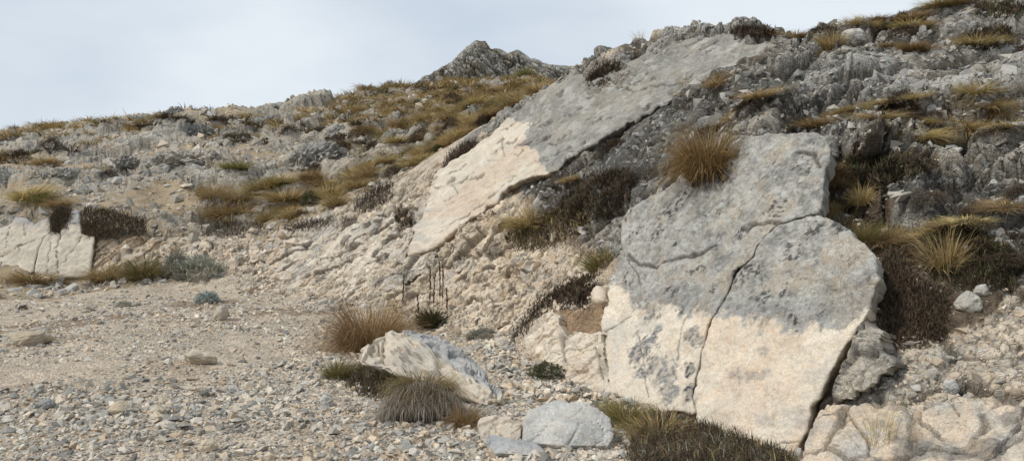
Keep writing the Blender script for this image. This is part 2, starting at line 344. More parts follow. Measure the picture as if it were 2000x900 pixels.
def blocks(mask, cell, amp, seed, stretch=(1, 1, 1), tilt=0.5, crackd=0.5, crackw=0.12, rot=None, step=1.0, ckc=1.0):
    idx = np.nonzero(mask > 0.02)[0]; p = V[idx] / cell
    p = p + 0.28 * np.stack([fbm(p * 0.9, seed + 5, 2), fbm(p * 0.9, seed + 6, 2), fbm(p * 0.9, seed + 7, 2)], 1)
    if rot is not None: p = p @ rot.T
    p = p * np.array(stretch)
    f1, f2, cid, vec = voronoi(p, seed)
    tv = np.stack([np.sin(cid * 91.7), np.cos(cid * 57.3), np.sin(cid * 33.1 + 2)], 1)
    h = (cid - 0.5) * 1.2 * step + tilt * (vec * tv).sum(1) - crackd * (1 - sstep(0.0, crackw * 2, f2 - f1))
    nz[idx] += amp * h * mask[idx]
    full = np.full(len(V), 0.5, np.float32); full[idx] = cid; ck = 1 - sstep(0.02, crackw * 1.1, f2 - f1); CRACK[idx] = np.maximum(CRACK[idx], ckc * ck * (mask[idx] > 0.3)); return full
# bedding that dips across the slope (rises to the right in the picture)
def rotm(ax, deg): return np.array(Matrix.Rotation(math.radians(deg), 3, ax))
bed = rotm('Y', 38) @ rotm('Z', 25)
cZ = blocks(rocky, 3.6, 0.5, 98, (0.6, 1, 1.5), rot=rotm('Y', 20), tilt=1.1, crackd=0.2, ckc=0.0, step=0.35)
cA = blocks(rocky, 1.6, 0.34, 100, (0.55, 1, 2.0), rot=rotm('Y', 24), tilt=0.9, ckc=0.3, step=0.6); cB = blocks(rocky, 0.5, 0.16, 110, (0.6, 1, 2.0), rot=rotm('Y', 24), tilt=0.7, ckc=0.3)
ew = blur(inG); tw = blur(inT); pw = blur(inP); bw = blur(inB)
ewc, twc, pwc, bwc = [q.astype(float) for q in (inG, inT, inP, inB)]
gvar = sstep(-0.5, 0.3, fbm(V * 0.5, 60, 3))
faw = blur(inpoly(U, W, Z_FACE) & front & (R_ > 12) & (R_ < 22), 5); nz -= 0.10 * faw; ew *= 1 - faw; tw *= 1 - faw
cY = blocks(ew, 2.1, 0.24, 118, (0.5, 1, 2.0), rot=bed, tilt=1.0, crackd=0.8, crackw=0.06, step=0.4)
cC = blocks(ew * (0.35 + 0.65 * gvar), 0.85, 0.20, 120, (0.5, 1, 2.1), rot=bed, tilt=0.9, crackd=1.2, crackw=0.08, step=0.7)
cD = blocks(ew * (0.25 + 0.75 * gvar), 0.24, 0.10, 130, (0.5, 1, 2.0), rot=bed, tilt=0.9, crackd=1.0, crackw=0.11, step=0.7)
cE = blocks(tw, 0.75, 0.15, 140, (0.45, 1, 2.2), rot=bed, tilt=0.4, crackd=1.2, crackw=0.05, step=0.4); cF = blocks(tw, 0.24, 0.05, 150, (0.45, 1, 2.2), rot=bed, tilt=0.6, crackd=0.9, crackw=0.07, step=0.4)
cG = blocks(pw, 0.5, 0.10, 160, (0.7, 1, 1.4), rot=bed); cH = blocks(pw, 0.13, 0.018, 170, rot=bed)
cI = blocks(bw, 0.4, 0.13, 180, tilt=0.8); 
gr = (~(inT | inG | inP) & ~hill).astype(float)
nz += gr * (0.03 * fbm(V * 0.9, 50, 3) + 0.012 * fbm(V * 7, 51, 3)) + inS * 0.05 * fbm(V * 3.0, 52, 3)
nz += (tw + ew + pw + rocky) * 0.012 * fbm(V * 14, 53, 3) * np.clip(R_ / 10, 0.6, 3)
nz = 0.65 * nz + 0.35 * blur(nz, 1)
V = V + NRM * np.where(front, nz, 0.0)[:, None]
# ---- colour of the ground itself
cn = fbm(V * 0.8, 70, 4)[:, None]; cn2 = fbm(V * 3.5, 71, 3)[:, None]
colr = DUST * (1 + 0.12 * cn + 0.1 * cn2); alp = np.zeros(len(V))
darkdust = sstep(0.25, 0.7, cn[:, 0] + 0.5 * cn2[:, 0])[:, None]
darkdust = darkdust * (0.45 + 0.4 * sstep(11, 16, R_))[:, None]; colr = colr * (1 - darkdust) + np.array([0.25, 0.175, 0.11]) * darkdust
def setc(mask, c, a):
    global colr, alp
    m = mask[:, None]; colr = colr * (1 - m) + c * m; alp = alp * (1 - mask) + a * mask
hr = (np.array([0.45, 0.42, 0.36]) * (1 + 0.5 * (cB[:, None] - 0.5)) * (1 + 0.2 * cn)); hr = hr + (TAN * 0.85 - hr) * (0.8 * sstep(-0.15, 0.4, cn2[:, 0] + 0.4 * cn[:, 0]))[:, None]
hs = np.array([0.40, 0.315, 0.21]) * (1 + 0.2 * cn2)
setc(hill.astype(float), hs, 0.3); setc(rocky * (rocky > 0.25), hr, 1.0)
gg = GREY * (1 + 0.75 * (cD[:, None] - 0.5) + 0.3 * (cC[:, None] - 0.5)); warmg = sstep(0.1, 0.6, fbm(V * 0.7, 72, 3))[:, None]
gg = gg + (np.array([0.44, 0.37, 0.28]) - gg) * 0.6 * warmg
rub = sstep(0.35, 0.75, gvar)[:, None]; gg = gg * (1 - 0.42 * rub) + np.array([0.14, 0.12, 0.095]) * 0.42 * rub
gg = 0.93 * gg * (1 - 0.6 * inD[:, None])
setc(ewc, gg, 1.0)
tc = TAN * (1 + 0.35 * (cF[:, None] - 0.5) + 0.2 * cn); tc = tc + (LGREY * 1.15 - tc) * np.clip(0.6 * sstep(0.0, 0.7, fbm(V * 0.9, 73, 3)) + 0.45 * sstep(860, 640, U) * sstep(-0.3, 0.3, fbm(V * 1.6, 75, 3)), 0, 0.9)[:, None]
setc(twc, tc, 0.5)
pc = TAN * (0.97 + 0.25 * (cH[:, None] - 0.5)); pc = pc + (LGREY - pc) * (0.65 * sstep(0.0, 0.6, fbm(V * 2.0, 74, 4)))[:, None]
setc(pwc, pc, 0.7)
setc(bwc, TAN * 0.93 * (1 + 0.3 * (cI[:, None] - 0.5)), 0.1)
setc(inW.astype(float), np.array([0.33, 0.235, 0.15]) * (1 + 0.3 * cn2), 0.0)
setc(inS.astype(float), SOIL * 1.5 * (1 + 0.3 * cn2), 0.0)
# crevice shade painted into the joints as a dark earth tone
ck = (CRACK * 0.72)[:, None]; colr = colr * (1 - ck) + np.array([0.085, 0.068, 0.05]) * ck
alp = np.clip(alp, 0, 1)
ii = np.arange(nL - 1)[:, None] * nT + np.arange(nT - 1)[None]
quads = np.stack([ii, ii + 1, ii + nT + 1, ii + nT], -1).reshape(-1, 4)
g_me = mesh_from('ground', V, quads=quads, cols=np.concatenate([np.clip(colr, 0.02, 0.8), alp[:, None]], 1), smooth=False, mats=(M_GROUND, M_HILL))
mi = ((R_[quads[:, 0]] > 20.5)).astype(np.int32); g_me.polygons.foreach_set('material_index', mi)
ground = tag(link('ground', g_me), 'rocky limestone hillside rising from a gravelly tan flat', None, None, 'structure')
from mathutils.bvhtree import BVHTree
bpy.context.view_layer.update()
GT = BVHTree.FromObject(ground, bpy.context.evaluated_depsgraph_get())
DOWN = Vector((0, 0, -1))
def gz1(x, y):
    h = GT.ray_cast(Vector((x, y, 60.0)), DOWN)
    return h[0].z if h[0] is not None else 0.0
def gz(x, y): return np.array([gz1(a, b) for a, b in zip(x, y)])
def hit(u, v):
    """point where the ray through a photo pixel meets the ground"""
    d = Vector(((u - 1000) / F, 1, (450 - v) / F)); h = GT.ray_cast(Vector((0, 0, EYE)), d.normalized())
    if h[0] is None: return np.array(P(u, v, 60.0)), False
    return np.array(h[0]), True
def gnormal(x, y, e=0.25):
    gx = (gz(np.array([x + e]), np.array([y]))[0] - gz(np.array([x - e]), np.array([y]))[0]) / (2 * e)
    gy = (gz(np.array([x]), np.array([y + e]))[0] - gz(np.array([x]), np.array([y - e]))[0]) / (2 * e)
    n = Vector((-gx, -gy, 1)); n.normalize(); return n
print('ground', len(V), round(time.time() - T0, 1))

# ------------------------------------------------------------------ slabs: an outline on a fault plane, with thickness, relief and cracks
def ragged(st, step, amp, seed):
    out = []
    n = len(st)
    for k in range(n):
        a, b = st[k], st[(k + 1) % n]; L = np.linalg.norm(b - a); m = max(1, int(L / step)); tq = np.arange(m) / m
        out.append(a + (b - a) * tq[:, None])
    out = np.concatenate(out); p3 = np.concatenate([out / 0.16, np.full((len(out), 1), seed * 3.7)], 1)
    return out + amp * np.stack([fbm(p3, seed, 3), fbm(p3 + 50, seed + 1, 3)], 1)
def make_slab(name, poly, pl, thick, h, colour, mat, off=0.0, und=0.05, und_s=0.7, fine=0.006, edge=0.012, cracks=(), rag=0.015, seed=1, parent=None, loc=None, bulge=None, strata=0.0, frac=None, fdark=0.0):
    n, p0 = pl; poly = np.array(poly, float)
    w3 = on_plane(poly[:, 0], poly[:, 1], pl, off)
    s = np.cross(np.array([0, 0, 1.0]), n); s /= np.linalg.norm(s); t = np.cross(n, s); org = w3.mean(0)
    st = np.stack([(w3 - org) @ s, (w3 - org) @ t], 1); st = ragged(st, 0.05, rag, seed)
    lo, hi = st.min(0) - h, st.max(0) + h; gx = np.arange(lo[0], hi[0], h); gy = np.arange(lo[1], hi[1], h)
    A_, B_ = np.meshgrid(gx, gy); a = A_.ravel(); b = B_.ravel(); ins = inpoly(a, b, st).reshape(A_.shape)
    cell = ins[:-1, :-1] & ins[1:, :-1] & ins[:-1, 1:] & ins[1:, 1:]
    nx_ = len(gx); idx = np.arange(A_.size).reshape(A_.shape)
    q = np.stack([idx[:-1, :-1], idx[:-1, 1:], idx[1:, 1:], idx[1:, :-1]], -1)[cell]
    used = np.unique(q); rem = np.full(A_.size, -1); rem[used] = np.arange(len(used)); q = rem[q]
    a = a[used]; b = b[used]
    ed = np.concatenate([q[:, [0, 1]], q[:, [1, 2]], q[:, [2, 3]], q[:, [3, 0]]]); key = np.sort(ed, 1); kk = key[:, 0].astype(np.int64) * len(a) + key[:, 1]
    _, inv, cnt = np.unique(kk, return_inverse=True, return_counts=True); bed_ = ed[cnt[inv] == 1]
    d, qx, qy = polydist(a, b, st, True)
    bv = np.unique(bed_); mv = bv[d[bv] < 2.2 * h]; a[mv] = qx[mv]; b[mv] = qy[mv]; d[mv] = 0
    Pm = org + a[:, None] * s + b[:, None] * t
    pu, pv = px_of(Pm)
    hgt = und * fbm(Pm / und_s, seed + 3, 3) + fine * 2 * fbm(Pm / 0.12, seed + 4, 4) + fine * np.minimum(0, fbm(Pm / 0.035, seed + 5, 2))
    if frac:
        cell, am = frac; qq = (Pm / cell + 0.25 * fbm(Pm / cell, seed + 30, 2)[:, None]) @ bed.T * np.array([0.5, 1, 2.0]); f1, f2, cid, vec = voronoi(qq, seed + 31); tv = np.stack([np.sin(cid * 91.7), np.cos(cid * 57.3), np.sin(cid * 33.1 + 2)], 1)
        hgt += am * (0.7 * (cid - 0.5) + 1.0 * (vec * tv).sum(1) - 1.0 * (1 - sstep(0, 0.09, f2 - f1))); fcr = 1 - sstep(0.03, 0.12, f2 - f1)
        if am > 0.04:
            f1, f2, ci2, vec = voronoi(qq * 2.7 + 7, seed + 35); tv = np.stack([np.sin(ci2 * 91.7), np.cos(ci2 * 57.3), np.sin(ci2 * 33.1 + 2)], 1); k2 = sstep(-0.2, 0.3, fbm(Pm * 1.3, seed + 36, 3))
            hgt += am * 0.42 * k2 * ((ci2 - 0.5) + 1.0 * (vec * tv).sum(1) - 1.1 * (1 - sstep(0, 0.11, f2 - f1))); fcr = np.maximum(fcr, 0.8 * k2 * (1 - sstep(0.03, 0.13, f2 - f1)))
    if strata: hgt += strata * fbm(np.stack([a / 0.9, b / 0.9 + 0.0 * a, (b * 0.8 - a * 0.6) / 0.05], 1), seed + 8, 3)
    e = np.clip(1 - d / edge, 0, 1); hgt -= edge * 0.8 * (1 - np.sqrt(np.maximum(0, 1 - e * e))) 
    if bulge is not None: hgt += bulge(pu, pv)
    jx = 3.2 * fbm(Pm / 0.14, seed + 6, 3); jy = 3.2 * fbm(Pm / 0.14, seed + 7, 3)
    crk = fcr * fdark if frac else np.zeros(len(a))
    for pts, wpx, dep in cracks:
        dd, _, _ = polydist(pu + jx, pv + jy, pts); wv = wpx * (0.5 + 0.7 * np.clip(0.5 + 0.6 * fbm(Pm / 0.22, seed + 9, 2), 0, 1.3))
        cc = 1 - sstep(0.25 * wv, wv, dd); hgt -= dep * cc; crk = np.maximum(crk, cc)
    Pw = Pm + hgt[:, None] * n
    cols = colour(pu, pv, Pm, d, crk)
    # sides
    back = -n * 0.35 + np.array([org[0], org[1], 0.0]) / np.linalg.norm(org[:2]) * 0.75; rings = [(0.12, 0.25), (0.45, 0.5), (1.0, 0.4)]; verts = [Pw]; faces = [q]; allc = [cols]; nb = len(bv); pos = np.full(len(a), -1); pos[bv] = np.arange(nb)
    cen = np.array([a.mean(), b.mean()]); prev = bv.copy(); base = len(a)
    for f_, jit in rings:
        nv = Pw[bv] + thick * f_ * back + 0.05 * jit * np.stack([fbm(Pw[bv] / 0.1 + f_ * 9, seed + 20 + k, 3) for k in range(3)], 1)
        verts.append(nv); allc.append(cols[bv] * np.array([0.97, 0.95, 0.92, 1])); cur = np.arange(base, base + nb)
        e0, e1 = pos[bed_[:, 0]], pos[bed_[:, 1]]
        faces.append(np.stack([prev[e1], prev[e0], cur[e0], cur[e1]], 1)); prev = cur; base += nb
    vv = np.concatenate(verts); o_loc = np.array(loc if loc is not None else [org[0], org[1], (vv[:, 2]).min()])
    me = mesh_from(name, vv - o_loc, quads=np.concatenate(faces), cols=np.concatenate(allc), smooth=not (frac and frac[1] > 0.025), mats=(mat,))
    if parent is None: return link(name, me, None, o_loc)
    return link(name, me, parent, o_loc - np.array(parent.location))
def spots(P_, scale, seed, lo, hi, oct=4): return sstep(lo, hi, fbm(P_ * scale, seed, oct))
def rgba(c, a): return np.concatenate([np.clip(c, 0.015, 0.8), np.clip(a, 0, 1)[:, None]], 1)

# ---- the big near slab: grey lichen crust above a line, fresh cream rock below it
CRK_MAIN = [(1612, 398), (1597, 417), (1555, 425), (1522, 436), (1494, 464), (1472, 503), (1439, 530), (1411, 578), (1397, 605), (1378, 633), (1369, 672), (1355, 722), (1350, 772), (1357, 806), (1352, 840)]
CRK_BR = [(1522, 436), (1483, 437), (1458, 448)]
CRK_UL = [(1394, 477), (1355, 492), (1317, 505), (1278, 519), (1240, 510), (1222, 496)]
CRK_R = [(1697, 578), (1689, 617), (1661, 661), (1644, 689), (1628, 733), (1605, 783), (1589, 800), (1580, 839), (1558, 886), (1550, 930)]
def col_big(pu, pv, p, d, crk):
    line = np.interp(pu, [1160, 1200, 1230, 1300, 1360, 1400, 1450, 1550, 1640, 1700], [540, 545, 590, 604, 612, 616, 636, 641, 634, 600])
    jag = 16 * fbm(p * 4, 201, 4) + 14 * fbm(p * 24, 202, 4, 0.7) + 7 * fbm(np.stack([pu * 0.07, pv * 0.008, 0 * pu], 1), 203, 3)
    g = sstep(-7, 9, line - pv + jag)
    n1 = fbm(p * 2.2, 203, 4)[:, None]; n2 = fbm(p * 9, 204, 4)[:, None]; n3 = fbm(p * 26, 205, 3)[:, None]
    grey = np.array([0.325, 0.315, 0.288]) * (1 + 0.18 * n1 + 0.2 * n2 + 0.3 * n3)
    tanp = (spots(p, 3.4, 206, 0.1, 0.6) * 0.6)[:, None]; grey = grey * (1 - tanp) + np.array([0.45, 0.385, 0.3]) * tanp
    pale = (spots(p, 11, 207, 0.25, 0.5, 4) * 0.6)[:, None]; grey = grey * (1 - pale) + np.array([0.48, 0.47, 0.43]) * pale
    f1, f2, cid, vec = voronoi(p * 10 + 0.25 * fbm(p * 30, 222, 2)[:, None], 223); ls = (sstep(0.42, 0.3, f1) * (cid > 0.72) * 0.75)[:, None]; grey = grey * (1 - ls) + np.array([0.50, 0.49, 0.44]) * ls
    band = np.exp(-((pv - line + 26) / 34.0) ** 2)[:, None] * 0.38 * sstep(1240, 1330, pu)[:, None]; grey = grey * (1 - band) + np.array([0.19, 0.185, 0.18]) * band
    blk = (spots(p, 5.0, 208, 0.3, 0.55, 5) * spots(p, 34, 209, 0.0, 0.25, 3) * 0.85)[:, None]; grey = grey * (1 - blk) + 0.045 * blk
    cream = CREAM * (1 + 0.05 * n1 + 0.05 * n2 + 0.04 * n3); pe = (sstep(-0.1, 0.6, n1[:, 0]) * 0.95 * sstep(1340, 1380, pu))[:, None]; cream = cream * (1 - pe) + PEACH * pe
    def blob(cx, cy, rx, ry, k, sd, c, thr=(0.0, 0.5)):
        nonlocal cream
        wu = pu + 0.7 * rx * fbm(p * 5, sd + 70, 4, 0.6); wv_ = pv + 0.7 * ry * fbm(p * 5, sd + 80, 4, 0.6); w = np.exp(-(((wu - cx) / rx) ** 2 + ((wv_ - cy) / ry) ** 2)) * 1.25; w = k * sstep(0.35, 0.75, w * (0.75 + thr[0] * -0.6 + 0.9 * fbm(p * 11, sd, 5, 0.75))) * (0.55 + 0.45 * sstep(-0.2, 0.2, fbm(p * 40, sd + 50, 2))); w = w[:, None]
        cream = cream * (1 - w) + np.array(c) * w
    blob(1262, 690, 34, 80, 1.0, 211, (0.16, 0.16, 0.165)); blob(1300, 740, 28, 50, 0.9, 212, (0.2, 0.2, 0.2)); blob(1342, 715, 12, 14, 1.0, 213, (0.08, 0.08, 0.09), (-0.4, 0.1)); blob(1342, 765, 13, 22, 1.0, 214, (0.08, 0.08, 0.09), (-0.3, 0.2))
    blob(1355, 660, 16, 28, 0.8, 219, (0.12, 0.12, 0.12)); blob(1490, 688, 20, 13, 0.6, 215, (0.24, 0.235, 0.22), (-.2, .3)); blob(1470, 728, 34, 15, 0.6, 216, (0.24, 0.24, 0.235), (-.2, .3)); blob(1530, 815, 60, 22, 0.5, 217, (0.36, 0.35, 0.33)); blob(1600, 740, 30, 70, 0.45, 218, (0.4, 0.39, 0.36)); blob(1200, 650, 30, 60, 0.3, 220, (0.5, 0.5, 0.49)); blob(1230, 640, 80, 30, .35, 221, (.5, .5, .48))
    c = cream * (1 - g[:, None]) + grey * g[:, None]
    dk = (np.clip(crk, 0, 1) * 0.7)[:, None]; c = c * (1 - dk) + np.array([0.07, 0.06, 0.05]) * dk
    return rgba(c, 0.15 + 0.5 * g)
slab = tag(bpy.data.objects.new('rock_slab', None), 'huge tilted limestone slab, grey crust above fresh cream rock, split by a jagged crack', 'rock slab')
COL.objects.link(slab); slab.location = (1.6, 6.6, 0.0)
UL = [(1449, 270), (1505, 261), (1590, 256), (1608, 264), (1620, 285), (1620, 308), (1608, 326), (1603, 371), (1602, 395)] + CRK_MAIN[1:14] + [(1345, 808), (1330, 800), (1280, 800), (1220, 778), (1190, 765), (1176, 748), (1170, 700), (1166, 640), (1172, 590), (1178, 552), (1200, 516), (1215, 500), (1208, 470), (1207, 430), (1225, 405), (1262, 384), (1300, 366), (1345, 350), (1400, 322), (1440, 306)]
def offset_line(pts, d, seed):
    p = np.array(pts, float); t = np.gradient(p, axis=0); t /= np.linalg.norm(t, axis=1)[:, None]; rr_ = np.random.default_rng(seed).uniform(0.5, 1.5, len(p)); return [tuple(q) for q in p + np.stack([-t[:, 1], t[:, 0]], 1) * (d * rr_)[:, None]]
LR_ = offset_line(CRK_MAIN[1:], -2.6, 4)[::-1]
LRP = LR_ + [(1612, 424), (1639, 433), (1661, 448), (1668, 462), (1694, 478), (1711, 505), (1712, 533), (1722, 546), (1707, 561), (1697, 589), (1692, 613)] + offset_line(CRK_R, 3.5, 6)[2:] + [(1500, 925), (1440, 890), (1380, 860)]
CR_SM = [([(1172, 640), (1200, 628), (1225, 612)], 3, 0.02), ([(1318, 700), (1326, 650), (1338, 620)], 2.0, 0.012), ([(1248, 560), (1240, 530), (1222, 505)], 2.5, 0.015), ([(1560, 886), (1510, 880), (1480, 888)], 3, 0.02), ([(1262, 770), (1252, 700), (1240, 640)], 1.6, 0.01), ([(1350, 840), (1352, 800)], 2, 0.01)]
make_slab('upper_block', UL, PL_SLAB, 0.5, 0.0115, col_big, M_SLAB, rag=0.007, cracks=[(CRK_UL, 6, 0.05), (CRK_BR, 6, 0.04), ([(1560, 293), (1590, 300), (1598, 325)], 6, 0.05)] + CR_SM, seed=11, parent=slab, und=0.045, fine=0.011,
          bulge=lambda u, v: -0.05 * sstep(1330, 1180, u))
make_slab('lower_block', LRP, PL_SLAB, 0.5, 0.0105, col_big, M_SLAB, rag=0.007, cracks=[([(1640, 433), (1638, 450)], 4, 0.02), ([(1480, 888), (1530, 868), (1572, 866), (1590, 872)], 3, 0.02)] + CR_SM, seed=11, parent=slab, und=0.045, fine=0.011)
def col_low(pu, pv, p, d, crk):
    n1 = fbm(p * 2.5, 231, 4)[:, None]; n2 = fbm(p * 10, 232, 4)[:, None]
    c = CREAM * (1 + 0.06 * n1 + 0.08 * n2); w = (spots(p, 3, 233, -0.1, 0.6) * 0.7)[:, None]; c = c * (1 - w) + PEACH * w
    w = (spots(p, 5, 234, 0.3, 0.7) * 0.5)[:, None]; c = c * (1 - w) + np.array([0.36, 0.33, 0.28]) * w
    dk = (np.clip(crk, 0, 1) * 0.6)[:, None]; c = c * (1 - dk) + np.array([0.09, 0.07, 0.05]) * dk
    return rgba(c, np.full(len(pu), 0.15))
LOWB = [(1016, 684), (1027, 660), (1040, 633), (1064, 602), (1084, 608), (1090, 628), (1100, 650), (1111, 642), (1140, 645), (1172, 640), (1178, 700), (1184, 750), (1209, 790), (1150, 765), (1089, 735), (1044, 722)]
make_slab('low_block', LOWB, PL_SLAB, 0.45, 0.013, col_low, M_SLAB, off=0.03, cracks=[([(1098, 655), (1100, 680), (1106, 705)], 5, 0.04), ([(1160, 650), (1166, 690), (1172, 740)], 3, 0.02), ([(1028, 680), (1040, 700)], 3, 0.02)], seed=15, parent=slab, und=0.1, und_s=0.4, fine=0.014, edge=0.04, frac=(0.22, 0.03))
KNOB = [(1146, 573), (1153, 560), (1164, 552), (1174, 560), (1178, 584), (1160, 590), (1150, 584)]
make_slab('knob', KNOB, PL_SLAB, 0.2, 0.012, col_low, M_SLAB, off=0.05, seed=16, parent=slab, und=0.02, edge=0.07)
def col_chunk(pu, pv, p, d, crk):
    n2 = fbm(p * 9, 242, 4)[:, None]; n1 = fbm(p * 3, 241, 4)[:, None]
    c = np.array([0.43, 0.39, 0.325]) * (1 + 0.15 * n1 + 0.25 * n2); w = (spots(p, 6, 243, 0.05, 0.4, 5) * 0.75)[:, None]; c = c * (1 - w) + np.array([0.14, 0.13, 0.115]) * w
    return rgba(c, np.full(len(pu), 0.6))
CHUNK = [(1688, 617), (1711, 639), (1722, 678), (1747, 703), (1730, 722), (1706, 756), (1678, 772), (1644, 780), (1608, 776), (1634, 733), (1650, 692), (1665, 662)]
ch = make_slab('rock_chunk', CHUNK, PL_SLAB, 0.5, 0.012, col_chunk, M_SLAB, off=0.0, und=0.12, und_s=0.35, fine=0.025, edge=0.05, seed=17, frac=(0.2, 0.03))
tag(ch, 'lumpy dark stained rock wedged against the right edge of the big slab', 'rock')
# ---- low bedrock ledge at the lower right
PL_LEDGE = plane([P(1600, 880, 5.2), P(1990, 890, 4.42), P(1800, 770, 5.35)])
def col_ledge(pu, pv, p, d, crk):
    n1 = fbm(p * 2.3, 251, 4)[:, None]; n2 = fbm(p * 9, 252, 4)[:, None]; n3 = fbm(p * 24, 253, 3)[:, None]
    c = np.array([0.60, 0.50, 0.385]) * (1 + 0.08 * n1 + 0.12 * n2 + 0.06 * n3)
    w = (np.clip(spots(p, 3.2, 254, -0.1, 0.45, 5) * 0.75, 0, 1))[:, None]; c = c * (1 - w) + np.array([0.42, 0.41, 0.38]) * (1 + 0.2 * n2) * w
    w = (spots(p, 7, 255, 0.2, 0.5, 5) * 0.6)[:, None]; c = c * (1 - w) + np.array([0.17, 0.16, 0.15]) * w
    wh = (inpoly(pu, pv, [(1955, 905), (1985, 840), (2060, 790), (2060, 920)]) * 0.7)[:, None]; c = c * (1 - wh) + CREAM * wh
    dk = (np.clip(crk, 0, 1) * 0.6)[:, None]; c = c * (1 - dk) + np.array([0.1, 0.08, 0.06]) * dk
    return rgba(c, np.full(len(pu), 0.5))
LEDGE = [(1545, 930), (1566, 886), (1585, 842), (1597, 806), (1615, 786), (1680, 786), (1730, 770), (1790, 790), (1850, 772), (1920, 765), (2080, 775), (2160, 930)]
lg = make_slab('rock_ledge', LEDGE, PL_LEDGE, 0.4, 0.0115, col_ledge, M_SLAB, off=0.05, und=0.05, und_s=0.7, fine=0.014, edge=0.03, seed=19, strata=0.008, frac=(0.5, 0.04), fdark=0.7,
               cracks=[([(2010, 785), (1980, 830), (1950, 872), (1930, 905)], 6, 0.05), ([(1790, 790), (1800, 820), (1840, 850)], 4, 0.03), ([(1650, 800), (1690, 850), (1700, 900)], 3, 0.02), ([(1850, 772), (1870, 800)], 3, 0.02)])
tag(lg, 'low pale bedrock ledge with grey stains at the lower right edge of the picture', 'rock ledge')

# ---- the long smooth rock face higher on the slope
FACE = [(798, 500), (806, 470), (800, 445), (822, 420), (834, 400), (846, 360), (862, 336), (911, 300), (947, 270), (982, 238), (1027, 199), (1062, 176), (1111, 154), (1140, 148), (1176, 150), (1226, 118), (1280, 84), (1352, 70), (1415, 58), (1451, 78), (1496, 83), (1506, 101), (1487, 119), (1437, 141), (1388, 160), (1346, 160), (1338, 174), (1302, 202), (1257, 224), (1212, 248), (1158, 278), (1100, 314), (1067, 337), (1000, 364), (964, 394), (938, 408), (911, 430), (880, 458), (850, 478), (818, 494)]
FW = [(700, 560), (800, 330), (982, 225), (1038, 239), (1030, 262), (1018, 281), (1046, 290), (1060, 317), (1070, 340), (900, 520)]
def col_face(pu, pv, p, d, crk):
    j1 = 9 * fbm(p * 3, 261, 5, 0.7); j2 = 9 * fbm(p * 3, 262, 5, 0.7); fresh = inpoly(pu + j1, pv + j2, FW).astype(float)
    n1 = fbm(p * 1.2, 263, 4)[:, None]; n2 = fbm(p * 5, 264, 4)[:, None]; n3 = fbm(p * 16, 265, 3)[:, None]
    grey = np.array([0.29, 0.28, 0.252]) * (1 + 0.16 * n1 + 0.16 * n2 + 0.12 * n3); w = (spots(p, 1.7, 266, 0.1, 0.6) * 0.35)[:, None]; grey = grey * (1 - w) + np.array([0.36, 0.315, 0.25]) * w
    w = (spots(p, 4.0, 267, 0.25, 0.5) * 0.6)[:, None]; grey = grey * (1 - w) + np.array([0.46, 0.45, 0.41]) * w
    cream = np.array([0.60, 0.535, 0.44]) * (1 + 0.06 * n1 + 0.07 * n2 + 0.05 * n3); w = (spots(p, 1.3, 268, -0.2, 0.5) * 0.6)[:, None]; cream = cream * (1 - w) + np.array([0.54, 0.43, 0.33]) * w
    st_ = (sstep(900, 820, pu) * 0.6 * sstep(-0.1, 0.4, fbm(np.stack([pu * 0.02, pv * 0.1, pu * 0], 1), 269, 4)))[:, None]; cream = cream * (1 - st_) + np.array([0.42, 0.4, 0.36]) * st_
    c = cream * fresh[:, None] + grey * (1 - fresh[:, None])
    dk = (np.clip(crk, 0, 1) * 0.6)[:, None]; c = c * (1 - dk) + np.array([0.08, 0.07, 0.06]) * dk
    return rgba(c, 0.1 + 0.5 * (1 - fresh))
r2 = np.random.default_rng(5); fc = []
for k in range(60):
    u0 = r2.uniform(840, 1450); v0 = np.interp(u0, [800, 1000, 1200, 1400], [440, 290, 190, 100]) + r2.uniform(-60, 60); L = r2.uniform(10, 45)
    fc.append(([(u0, v0), (u0 + L * 0.5, v0 - L * 0.15 + r2.uniform(-3, 3)), (u0 + L, v0 - L * 0.55)], r2.uniform(1.5, 3.2), r2.uniform(0.02, 0.06)))
fc += [([(978, 272), (980, 290), (984, 305)], 2.2, 0.03), ([(884, 350), (890, 372), (896, 385)], 2.2, 0.03), ([(1176, 150), (1240, 180), (1330, 160)], 3, 0.06), ([(900, 420), (960, 385), (1010, 345)], 2.2, 0.04)]
fa = make_slab('fault_outcrop', FACE, PL_FACE, 0.5, 0.021, col_face, M_SLAB, off=-0.01, und=0.07, und_s=1.3, fine=0.012, edge=0.03, rag=0.09, frac=(0.6, 0.010), cracks=fc, seed=21, strata=0.012)
tag(fa, 'long smooth rock face up the slope, grey above and cream at its lower left', 'rock face')
# ---- white scarp at the far left
def col_left(pu, pv, p, d, crk):
    n1 = fbm(p * 1.5, 271, 4)[:, None]; n2 = fbm(p * 6, 272, 4)[:, None]
    c = np.array([0.585, 0.525, 0.43]) * (1 + 0.05 * n1 + 0.05 * n2); top = sstep(448, 430, pv + 8 * n2[:, 0])[:, None] * 0.75; c = c * (1 - top) + np.array([0.33, 0.33, 0.33]) * top
    dk = (np.clip(crk, 0, 1) * 0.75)[:, None]; c = c * (1 - dk) + np.array([0.09, 0.075, 0.06]) * dk
    return rgba(c, np.full(len(pu), 0.1))
scarp = tag(bpy.data.objects.new('white_scarp', None), 'white cracked rock scarp under dark cushions at the left edge', 'rock scarp'); COL.objects.link(scarp); scarp.location = (-11.5, 20, 0.4)
LA = [(-90, 460), (-60, 450), (0, 444), (22, 437), (30, 425), (50, 426), (68, 438), (98, 422), (102, 452), (84, 466), (76, 484), (68, 520), (64, 550), (0, 556), (-90, 560)]
LB = [(100, 452), (112, 455), (128, 437), (136, 412), (146, 408), (156, 410), (157, 436), (162, 456), (184, 462), (180, 500), (176, 536), (110, 546), (68, 550), (69, 520), (77, 485), (85, 467)]
